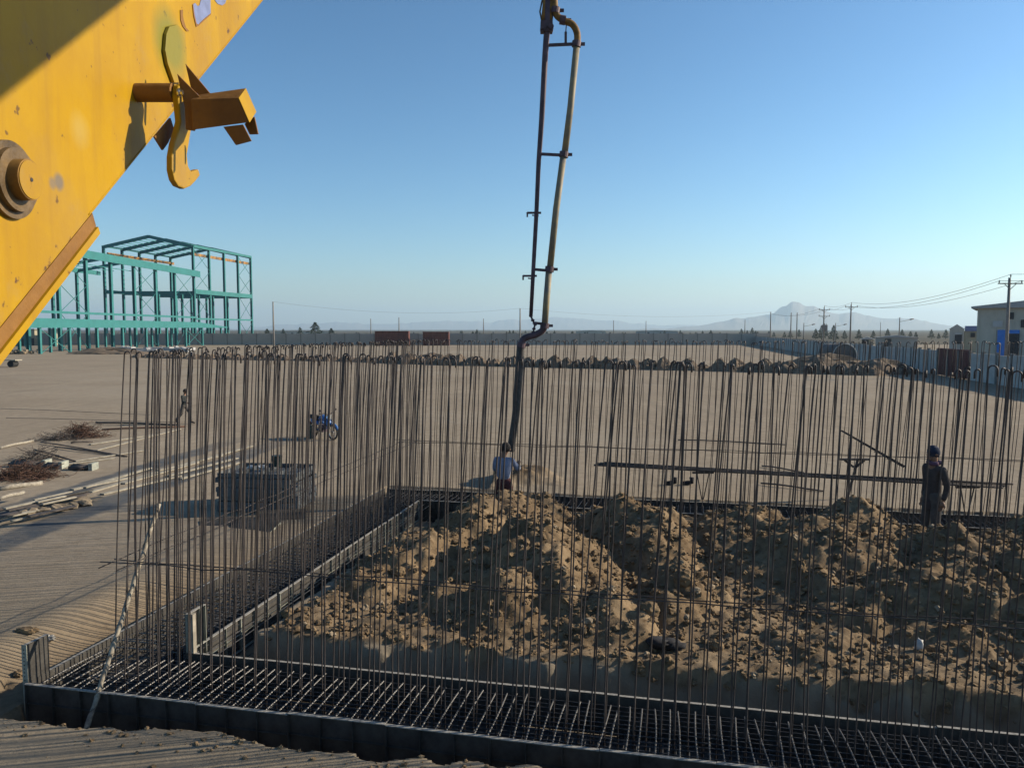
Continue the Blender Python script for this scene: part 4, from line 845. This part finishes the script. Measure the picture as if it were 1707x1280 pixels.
# dark round tank by the wall
p = G(1408, 612); e = empty('round_tank', p, 'large dark round tank lying by the boundary wall', 'tank'); b = MB(); b.tube([(0, 0, 1.35), (0, .08, 1.35), (0, 4.6, 1.35), (.0, 4.7, 1.35)], [1.25, 1.4, 1.4, 1.25], 28); b.build('shell', M['concrete_pipe'], e, True)
b = MB(); b.tube([(1.42*math.cos(t), .05, 1.35+1.42*math.sin(t)) for t in [i*math.pi/14 for i in range(29)]], .06, 6, False); b.build('rim', M['wall'], e, True)
for s in (-1, 1): b = MB(); b.box((s*.8, 2.3, .2), (.3, 3.5, .4)); b.build('cradle', M['frame'], e)
# rusty containers beyond the site
for x0, x1, y0, y1, lb in ((625,681,552,573,'long rusty corrugated container on the far edge, left one'),(705,748,553,574,'rusty corrugated container on the far edge, right one')):
    d = 214; a = D(x0, y1, d); c = D(x1, y0, d); e = empty('rusty_container', (a.x, a.y, 0), lb, 'container'); Wd = c.x-a.x; Hh = c.z; b = MB(); b.box((Wd/2, 1.3, Hh/2), (Wd, 2.6, Hh))
    n = int(Wd/.45)
    for k in range(n): b.box((.2+k*Wd/n, -.04, Hh/2), (.16, .08, Hh-.2))
    b.build('shell', M['rust'], e); b = MB(); b.box((Wd/2, -.06, Hh-.1), (Wd+.1, .2, .2)); b.box((Wd/2, -.06, .1), (Wd+.1, .2, .2)); b.build('rail', M['rust'], e)
# ---------------------------------------------------------------- boundary walls, gate
def wallrun(a, c, h, Lp, m, label, name='boundary_wall', post=True):
    a = Vector(a); c = Vector(c); d = c-a; n = round(d.length/Lp); ang = math.atan2(d.y, d.x); e = empty(name, a, label, 'wall', rz=ang); LL = d.length/n
    b = MB(); b.box((LL/2, 0, h/2), (LL-.24, .1, h)); 
    for k in range(1, 5): b.box((LL/2, -.055, h*k/5), (LL-.24, .02, .02)); 
    pm = b.mesh('panel', M[m]); b = MB(); b.box((0, 0, h/2+.04), (.23, .26, h+.08)); b.box((0, 0, h+.12), (.27, .3, .06)); qm = b.mesh('post', M['conc'])
    return e, pm, qm, n, LL
def fill(e, pm, qm, n, LL, skip=()):
    for k in range(min(n, 98)):
        if k not in skip: o = bpy.data.objects.new('panel', pm); C.objects.link(o); o.parent = e; o.location = (LL*k, 0, 0); o.scale = (1, 1, random.uniform(.97, 1.02))
        o = bpy.data.objects.new('post', qm); C.objects.link(o); o.parent = e; o.location = (LL*k, 0, 0)
w0 = Vector((31.5, 20, 0)); w1 = Vector((70.5, 224, 0)); e, pm, qm, n, LL = wallrun(w0, w1, 2.45, 2.75, 'wall', 'grey precast concrete wall running away along the right side'); wd = (w1-w0).normalized()
gp = G(1536, 626); gk = int((Vector((gp.x, gp.y, 0))-w0).dot(wd)/LL)
fill(e, pm, qm, n, LL, (gk-2, gk-1, gk))
ge = empty('site_gate', w0+wd*LL*(gk-2), 'dark red sheet-metal gate in the right boundary wall', 'gate', rz=math.atan2(wd.y, wd.x)); b = MB()
b.box((1.5*LL, 0, 1.35), (3*LL-.24, .06, 2.6)); 
for k in range(24): b.box((.25+k*(3*LL-.5)/23, .04, 1.35), (.06, .04, 2.5))
b.build('sheet', M['maroon'], ge); b = MB(); b.box((1.5*LL, .05, 2.62), (3*LL-.2, .12, .1)); b.box((1.5*LL, .05, .1), (3*LL-.2, .12, .1)); b.box((1.5*LL, .05, 1.35), (.1, .12, 2.5)); b.build('gate_frame', M['maroon'], ge)
e, pm, qm, n, LL2 = wallrun((-230, 222, 0), (70.3, 222, 0), 3.3, 4.2, 'wall_far', 'long low grey wall closing the far side of the site'); fill(e, pm, qm, 72, LL2)
# ---------------------------------------------------------------- utility poles and wires
def pole(px, ptop, h, label, kind='t', dist=None):
    zt = math.tan(math.atan((640-ptop)/F)-PITCH); d = (h-CAM_H)/zt if dist is None else dist
    p = D(px, ptop, d); e = empty('utility_pole', (p.x, p.y, 0), label, 'utility pole'); b = MB(); b.tube([(0, 0, 0), (0, 0, h)], [.19, .11], 8); b.build('shaft', M['conc'], e, True)
    if kind in ('t', 'tt'):
        for j in range(2 if kind == 'tt' else 1):
            z = h-.55-j*1.3; q = MB(); q.box((0, -.16, z), (2.3, .09, .1)); q.beam((-.55, -.16, z-.03), (0, -.14, z-.55), .05, .05); q.beam((.55, -.16, z-.03), (0, -.14, z-.55), .05, .05); q.build('crossarm', M['conc'], e)
            for x in (-1.05, 0, 1.05): q = MB(); q.tube([(x, -.16, z+.05 if x else h), (x, -.16, (z if x else h)+.16), (x, -.16, (z if x else h)+.32)], [.03, .07, .03], 6); q.build('insulator', M['conc'], e)
    if kind == 'lamp':
        q = MB(); q.tube([(0, 0, h-1.1), (1.2, 0, h-.9), (2.6, 0, h-.55)], .05, 6); q.build('arm', M['conc'], e, True); q = MB(); q.tube([(2.4, 0, h-.6), (2.8, 0, h-.5), (3.5, 0, h-.38)], [.07, .17, .1], 8); q.build('lamp_head', M['frame'], e, True)
    return e, Vector((p.x, p.y, h))
PL = {}
for n_, px, pt, h, kd, lb in (('a',1683,463,9.3,'t','nearest concrete pole with braced crossarm beside the pale shed'),('b',1419,507,9.0,'t','second concrete pole with crossarm, left of the lamp pole'),('c',1374,512,9.0,'tt','pole with two crossarms and a transformer box'),
   ('d',1285,520,9,'s','plain pole left of the paired poles'),('e',1500,529,7.5,'lamp','street lamp pole with long arm reaching right'),('f',455,503,9.5,'s','tall plain pole right of the teal frame'),('g',867,514,9,'s','plain pole left of the hanging hose'),
   ('h',1077,535,8,'s','small far pole in the middle, right one'),('i',1023,534,8,'s','small far pole in the middle, left one'),('j',618,531,8,'s','small far pole beyond the long rusty container'),('k',665,529,8,'s','small far pole between the rusty containers'),('l',806,531,8,'s','small far pole between the containers and the hose'),('m',1468,537,8,'s','small far pole left of the street lamp'),('n',1242,533,8,'s','thin far pole left of the mountain')):
    PL[n_] = pole(px, pt, h, lb, kd)
e, _ = pole(1319, 521, 9, 'left one of the paired poles', 's'); e, _ = pole(1329, 521, 9, 'right one of the paired poles', 's')
e, tp = PL['c']; b = MB(); b.box((0, -.5, 4.8), (.9, .7, 1.2)); 
for x in (-.3, 0, .3): b.tube([(x, -.5, 5.4), (x, -.5, 5.7)], .06, 6)
b.build('transformer', M['conc'], e)
for px, pt, lb in ((1340,545,'far street lamp left of the transformer pole'),(1393,540,'far street lamp between the transformer pole and the second pole')): pole(px, pt, 6.5, lb, 'lamp', 240)
def wire(p, q, sag, label, r=.018):
    p = Vector(p); q = Vector(q); n = 20; b = MB(); b.tube([(q-p)*(k/n)-Vector((0, 0, sag*4*(k/n)*(1-k/n))) for k in range(n+1)], r, 4, False); o = b.build('overhead_wire', M['wire']); o.location = p; tag(o, label, 'wire', 'overhead wires along the pole line')
for dx, lb in ((-1.05, 'overhead wire on the left side of the crossarms'), (0, 'overhead wire on the pole tops'), (1.05, 'overhead wire on the right side of the crossarms')):
    P = [PL['a'][1]+Vector((dx, -.16, -.3 if dx else .3)), PL['b'][1]+Vector((dx, -.16, -.3 if dx else .3)), PL['c'][1]+Vector((dx, -.16, -.3 if dx else .3))]
    wire(P[0], P[1], 1.2, lb); wire(P[1], P[2], .5, lb); wire(P[0], P[0]+Vector((25, -70, 0)), 1.2, lb)
    if dx: wire(P[2], PL['d'][1]+Vector((dx*.3, 0, -.4)), 1.0, lb)
for a_, c_ in (('d', 'g'), ('g', 'f')): wire(PL[a_][1], PL[c_][1], 1.5, 'thin far overhead wire crossing the middle of the view', .012)
# ---------------------------------------------------------------- sheds on the right
def facade(px, d, rz, label, name='shed', cat='shed'):
    a = D(px, 556, d); e = empty(name, (a.x, d, 0), label, cat, rz=rz); tv = Vector((math.cos(rz), math.sin(rz), 0)); nv = Vector((-tv.y, tv.x, 0)); org = Vector((a.x, d, 0))
    def loc(x, y):                                   # photo point on the front wall -> local x, z
        r = Vector(ray(x, y)); o = Vector((0, 0, CAM_H)); t = (org-o).dot(nv)/r.dot(nv); P = o+r*t; return (P-org).dot(tv), P.z
    return e, loc
def fbox(e, loc, x0, x1, y0, y1, m, name, out=.12, dep=.12, par=None):
    a, z1 = loc(x0, y0); c, z0 = loc(x1, y1); z0 = max(z0, .05); b = MB(); b.box(((a+c)/2, -out, (z0+z1)/2), (c-a, dep, z1-z0)); b.build(name, M[m], par or e)
e, loc = facade(1628, 100, R(-33), 'large pale metal shed with blue gate behind the right wall')
w_, h = loc(1628, 514); Wd = 26; b = MB(); b.box((Wd/2, 8, h/2), (Wd, 16, h))
for k in range(14): b.box((.15+k*1.9, -.05, h/2), (.16, .1, h-.05))
b.build('wall', M['shed'], e)
b = MB(); b.prism([(-.7, -.7, h), (-.7, -.7, h+.22), (Wd*.5, -.7, h+1.8), (Wd+.5, -.7, h+.22), (Wd+.5, -.7, h)], (0, 17.2, 0)); b.build('roof', M['roof'], e)
for x0, x1, y0, y1, m, nm in ((1655,1671,535,545,'white','window'),(1683,1690,521,532,'dark','window'),(1702,1715,533,546,'dark','window')):
    fbox(e, loc, x0, x1, y0, y1, m, nm)
fbox(e, loc, 1663, 1697, 550, 612, 'blue', 'door', .14, .14); fbox(e, loc, 1682, 1697, 556, 612, 'dark', 'opening', .25, .1)
e, loc = facade(1583, 150, R(-30), 'small pale shed with gabled end and grey-blue side roof'); Wd, h = loc(1607, 549); b = MB(); b.box((Wd/2, 5, h/2), (Wd, 10, h)); b.build('wall', M['shed2'], e)
b = MB(); b.prism([(-.2, -.2, h), (Wd/2, -.2, h+1.0), (Wd+.2, -.2, h)], (0, 10.4, 0)); b.build('roof', M['shed2'], e)
fbox(e, loc, 1592, 1603, 558, 573, 'dark', 'door'); fbox(e, loc, 1592, 1603, 555, 557.5, 'white', 'lintel')
x2, h2 = loc(1636, 552); b = MB(); b.box(((Wd+x2)/2+.1, 5, h2/2), (x2-Wd, 9.6, h2)); b.build('side_wall', M['cream'], e); b = MB(); b.box(((Wd+x2)/2+.2, 5, h2+.5), (x2-Wd, 10.4, 1.0)); b.build('side_roof', M['bluepaint'], e)
fbox(e, loc, 1618, 1625, 555, 562, 'dark', 'window', .0, .6)
for x0, x1, yt, d, m, lb in ((1460,1530,563,190,'wall_far','long low building behind the right wall'),(1437,1456,566,175,'cream','tiny pale kiosk behind the right wall'),(455,560,552,500,'shed','long low pale building on the left horizon'),(960,1010,552,600,'shed','low pale building on the horizon right of the hose'),(1060,1130,552,560,'shed2','low grey building on the middle horizon')):
    e, loc = facade(x0, d, -math.atan((x0-853)/F), lb, 'low_building', 'building'); Wd, h = loc(x1, yt); b = MB(); b.box((Wd/2, 3, h/2), (Wd, 6, h)); b.build('wall', M[m], e); b = MB(); b.prism([(-.4, -.4, h), (Wd/2, -.4, h+.6), (Wd+.4, -.4, h)], (0, 6.8, 0)); b.build('roof', M['roof'], e)
    b = MB(); b.box((Wd*.3, -.05, 1.1), (1.4, .12, 2.2)); b.build('door', M['dark'], e)
# ---------------------------------------------------------------- conifers along the horizon
def tree_mesh(i):
    rr = random.Random(900+i); b = MB()
    for k in range(560):
        z = rr.uniform(.10, 1)**.9; R_ = .36*(1-z)**.8*(1+.25*math.sin(z*23+i)); a = rr.uniform(0, 6.28); q = R_*rr.uniform(.25, 1.1); p = Vector((q*math.cos(a), q*math.sin(a), z)); s = .035+.03*(1-z)
        d1 = Vector((math.cos(a), math.sin(a), rr.uniform(-.6, .2)))*s*1.3; d2 = Vector((rr.gauss(0, 1), rr.gauss(0, 1), rr.gauss(0, 1))).normalized()*s*.6
        b.add([p-d1*.3-d2, p-d1*.3+d2, p+d1], [(0, 1, 2)])
    t = MB(); t.tube([(0, 0, 0), (0, 0, .9)], [.03, .006], 5); return b.mesh('crown', M['green']), t.mesh('trunk', M['trunk'])
TM = [tree_mesh(i) for i in range(4)]
T = [(1370,545,330,0),(1360,551,340,1),(1390,545,300,2),(1376,548,420,0),(1332,552,420,1),(1236,551,420,1),(1254,549,430,2),(1260,554,420,3),(1185,553,420,1),(1134,553,450,2),(1160,556,500,0),(1408,554,330,0),(1432,552,330,3),(1456,554,340,1),(1480,551,340,2),(1504,552,350,0),(1518,555,350,1),(1527,556,350,2),(1553,552,360,3),(1565,558,360,0),(1577,552,360,1),(1308,556,400,3),(1108,554,460,0),
 (925,557,480,1),(953,555,480,2),(979,556,480,3),(822,556,480,0),(795,552,470,1),(770,554,480,2),(1005,557,500,0),(500,548,330,2),(525,540,300,9),(552,550,330,9),(472,551,380,1),(445,551,350,9),(860,557,500,2)]
TR_ = random.Random(5)
for _ in range(34): T.append((TR_.uniform(570, 1320), TR_.uniform(553, 557.5), TR_.uniform(380, 560), TR_.choice((0, 1, 2, 3))))
for x, yt, d, k in T:
    p = D(x, yt-3, d); rnd = k == 9; cm, tm = TM[k if not rnd else 3]; e = empty('conifer', (p.x, d, 0), 'rounded dark bushy tree on the left horizon' if rnd else 'small dark conifer on the distant horizon', 'tree', 'bushy trees on the left horizon' if rnd else 'small conifers along the horizon'); h = max(p.z, 2.5)
    for m_, n_ in ((cm, 'crown'), (tm, 'trunk')):
        o = bpy.data.objects.new(n_, m_); C.objects.link(o); o.parent = e; o.scale = (h*(1.5 if rnd else 1), h*(1.5 if rnd else 1), h)
b = MB()
for i in range(3800):
    x = random.uniform(-380, 60); yy = random.uniform(228, 620); s = random.uniform(.4, 1.2)
    b.rock((x, yy, s*.3), s, 0, (1.3, 1.3, .8), .4)
tag(b.build('scrub', M['green']), 'low dark scrub covering the plain beyond the wall', 'scrub', kind='stuff')
# ---------------------------------------------------------------- teal steel frames
def col(e, x, y, h, wd=.7, name='column', lace=False):
    b = MB(); b.box((x, y-.0, h/2), (.12, wd*1.1, h)); b.box((x-wd*.35, y, h/2), (wd*.62, .10, h)); b.box((x-wd*.72, y, h/2), (.12, wd*1.1, h)); b.build(name, M['teal'], e)
def xb(e, p, q, levels):
    for z0, z1 in levels:
        b = MB(); b.beam((*p, z0), (*q, z1), .10, .10); b.beam((*p, z1), (*q, z0), .10, .10); b.build('cross_brace', M['teal'], e)
def bm_(e, p, q, wd, ht, name='beam', m='teal'): b = MB(); b.beam(p, q, wd, ht); b.build(name, M[m], e)
A = empty('steel_hall', (0, 0, 0), 'tallest teal steel frame with gabled rafters at the far end', 'steel frame')
nr = [(-93.4-.0, 228), (-88.0, 262)]; lf = [(-119.6, 228), (-115.2, 262)]
for i in range(5):
    t = i/4; xr, yr = -93.4+5.4*t, 228+34*t; xl, yl = -119.6+4.6*t, 228+34*t; h = 29.0
    col(A, xr, yr, h); col(A, xl, yl, h)
    mid = ((xr+xl)/2, (yr+yl)/2, 31.6)
    bm_(A, (xl, yl, h-.4), mid, .35, .95, 'rafter'); bm_(A, mid, (xr, yr, h-.4), .35, .95, 'rafter')
def rib(e, f0, f1, z, wd, ht, name='beam', m='teal'): bm_(e, (*f0, z), (*f1, z), wd, ht, name, m)
RA, RB, LA, LB = (-93.4, 228), (-88.0, 262), (-119.6, 228), (-115.0, 262)
for z, ht in ((28.8, .7), (15.6, 1.3), (7.6, .5)): rib(A, RA, RB, z, .4, ht); 
rib(A, LA, LB, 28.8, .4, .5); rib(A, LA, LB, 15.6, .4, .9)
for i in range(5): 
    t = i/4; bm_(A, (-93.4+5.4*t, 228+34*t, 15.3), (-119.6+4.6*t, 228+34*t, 15.3), .3, .8, 'floor_beam')
rib(A, (-94.3, 228), (-88.9, 262), 26.6, .35, .8, 'crane_rail', 'orange'); rib(A, (-118.8, 228), (-114.2, 262), 26.6, .35, .8, 'crane_rail', 'orange')
for i in range(7):
    f = (i+.5)/7
    for s in (0, 1):
        x0 = -119.6+(13.1 if s else 0)+13.1*(f if not s else f); z = 29.1+2.6*(f if not s else 1-f); bm_(A, (x0, 228, z), (x0+5, 262, z), .16, .2, 'purlin')
q = lambda t: (-93.4+5.4*t, 228+34*t)
for t0, t1 in ((0, .25), (.75, 1)): xb(A, q(t0), q(t1), ((7.6, 15), (16, 22), (22, 28))); xb(A, q(t0), q(t1), ((0, 7),))
for t in (.12, .38, .62, .88):
    x, y = q(t); col(A, x-6, y, 15, .6, 'inner_column'); col(A, x-13, y, 15, .6, 'inner_column')
Bf = empty('steel_hall', (0, 0, 0), 'middle-height teal steel frame with deep eave girder in front of the tall one', 'steel frame')
ys = [128, 139, 149, 159.5, 170, 180.5, 191.5, 203, 214.5]
for i, y in enumerate(ys):
    h = 21.2; col(Bf, -93.2, y, h); 
    if y < 226: col(Bf, -120.2, y, h-.5)
    bm_(Bf, (-93.2, y, 20.6), (-106.7, y, 23.0), .3, .8, 'rafter'); bm_(Bf, (-106.7, y, 23.0), (-120.2, y, 20.6), .3, .8, 'rafter')
bm_(Bf, (-92.55, 124, 20.75), (-92.55, 230, 20.75), .25, 1.75, 'eave_girder'); bm_(Bf, (-120, 128, 20.75), (-120, 226, 20.75), .25, 1.2, 'eave_girder')
for z in (8.0,): bm_(Bf, (-93.3, 128, z), (-93.3, 228, z), .3, .5, 'beam')
for x in (-97, -101, -111, -116): bm_(Bf, (x, 128, 21.4), (x, 226, 21.4), .14, .18, 'purlin')
for a_, c_ in ((159.5, 170), (191.5, 203), (214.5, 226)): xb(Bf, (-93.3, a_), (-93.3, c_), ((0, 8), (8, 14), (14, 20)))
xb(Bf, (-120, 170), (-120, 180.5), ((0, 8), (8, 14), (14, 20)))
Cf = empty('steel_hall', (0, 0, 0), 'low teal aisle frame with long bright fascia beam nearest the yard', 'steel frame')
for y in [130, 141, 150.5, 160.5, 171, 182, 193, 204, 215, 229]:
    col(Cf, -86.2, y, 4.9, .5); bm_(Cf, (-86.2, y, 5.0), (-93, y, 6.2), .2, .5, 'rafter'); col(Cf, -90, y, 5.4, .4, 'inner_column')
b = MB(); b.prism([(-85.9, 126, 4.75), (-85.9, 126, 6.55), (-85.9, 212, 6.45), (-85.9, 233, 5.2), (-85.9, 233, 4.95)], (-.2, 0, 0)); b.build('fascia_beam', M['teal'], Cf)
for a_, c_ in ((141, 150.5), (204, 215)): xb(Cf, (-86.3, a_), (-86.3, c_), ((0, 4.6),))
# small site cabins seen under the frames
for x0, x1, y0, y1, d, lb in ((46,58,549,568,215,'cream site cabin under the teal frame, left one'),(80,94,549,568,215,'cream site cabin under the teal frame, right one'),(24,42,552,571,205,'teal-blue site cabin near the boom')):
    a = D(x0, y0, d); c = D(x1, y1, d); e = empty('site_cabin', (a.x, d, 0), lb, 'cabin'); b = MB(); b.box(((c.x-a.x)/2, 1.2, a.z/2), (c.x-a.x, 2.4, a.z)); b.build('wall', M['cream' if 'cream' in lb else 'teal'], e); b = MB(); b.box(((c.x-a.x)/2, 1.2, a.z+.06), (c.x-a.x+.3, 2.8, .12)); b.build('roof', M['roof'], e); b = MB(); b.box(((c.x-a.x)*.7, -.03, 1), (.8, .08, 2)); b.build('door', M['dark'], e)
for i in range(9):
    p = G(random.uniform(60, 330), random.uniform(583, 588)); b = MB(); b.box((0, 0, .35), (random.uniform(2, 7), 1.5, random.uniform(.4, .8))); b.rock((1, -.3, .5), .6, 0); o = b.build('steel_pile', M['roof']); o.location = p; o.rotation_euler = (0, 0, random.uniform(-.4, .4)); tag(o, 'low grey pile of steel parts lying below the teal frames', 'steel pile', 'steel piles below the teal frames')
# ---------------------------------------------------------------- mountains
def ridge(prof, d, depth, name, seed, amp, m):
    xs = [p[0] for p in prof]; N = 220; px = np.linspace(xs[0], xs[-1], N); py = np.interp(px, xs, [p[1] for p in prof]); rows = 14; v = []; f = []
    nz = fbm(px/17, px*0+seed, 1., seed, 5, .6)
    for r in range(rows):
        q = r/(rows-1); tri = 1-abs(q-.5)*2
        sp = fbm(px/22, px*0+r*.35, 1., seed+5, 4, .6)
        for i in range(N):
            P = D(px[i], py[i]+nz[i]*amp, d); z = max(P.z, 4)*(tri**1.15)*(1+.55*sp[i]*(1-tri)); v.append((P.x*(1+(q-.5)*depth/d*2), d+(q-.5)*2*depth, z-3*(tri == 0)))
    for r in range(rows-1):
        for i in range(N-1): f.append((r*N+i, r*N+i+1, (r+1)*N+i+1, (r+1)*N+i))
    b = MB(); b.add(v, f); tag(b.build(name, m), kind='structure')
mm_ = mat('mountain_rock', (.17, .14, .115), .97, 0, .25, .001)
ridge([(1060,549),(1110,548),(1150,543),(1180,540),(1230,529),(1270,525),(1288,521),(1300,509),(1311,506),(1318,501),(1333,502),(1343,507),(1358,508),(1368,513),(1385,518),(1400,521),(1425,518),(1445,523),(1480,530),(1520,530),(1560,539),(1610,545),(1680,541),(1760,546)], 7000, 900, 'mountains', 3, 2.2, mm_)
ridge([(380,548),(470,541),(560,536),(650,540),(740,533),(820,535),(920,528),(1010,533),(1090,540),(1200,544)], 11000, 1200, 'hills', 9, 3, mm_)
# ---------------------------------------------------------------- haze
hb = MB(); hb.box((0, 6000, 170), (26000, 16000, 370)); hm = bpy.data.materials.new('dusty_air'); hm.use_nodes = True; n = hm.node_tree; n.nodes.remove(n.nodes['Principled BSDF'])
pv_ = n.nodes.new('ShaderNodeVolumePrincipled'); pv_.inputs['Color'].default_value = (.60, .82, 1, 1); pv_.inputs['Density'].default_value = 1.5e-4; pv_.inputs['Anisotropy'].default_value = .25
n.links.new(pv_.outputs[0], n.nodes['Material Output'].inputs['Volume']); tag(hb.build('haze', hm), 'pale dusty air over the plain', 'haze', kind='stuff')
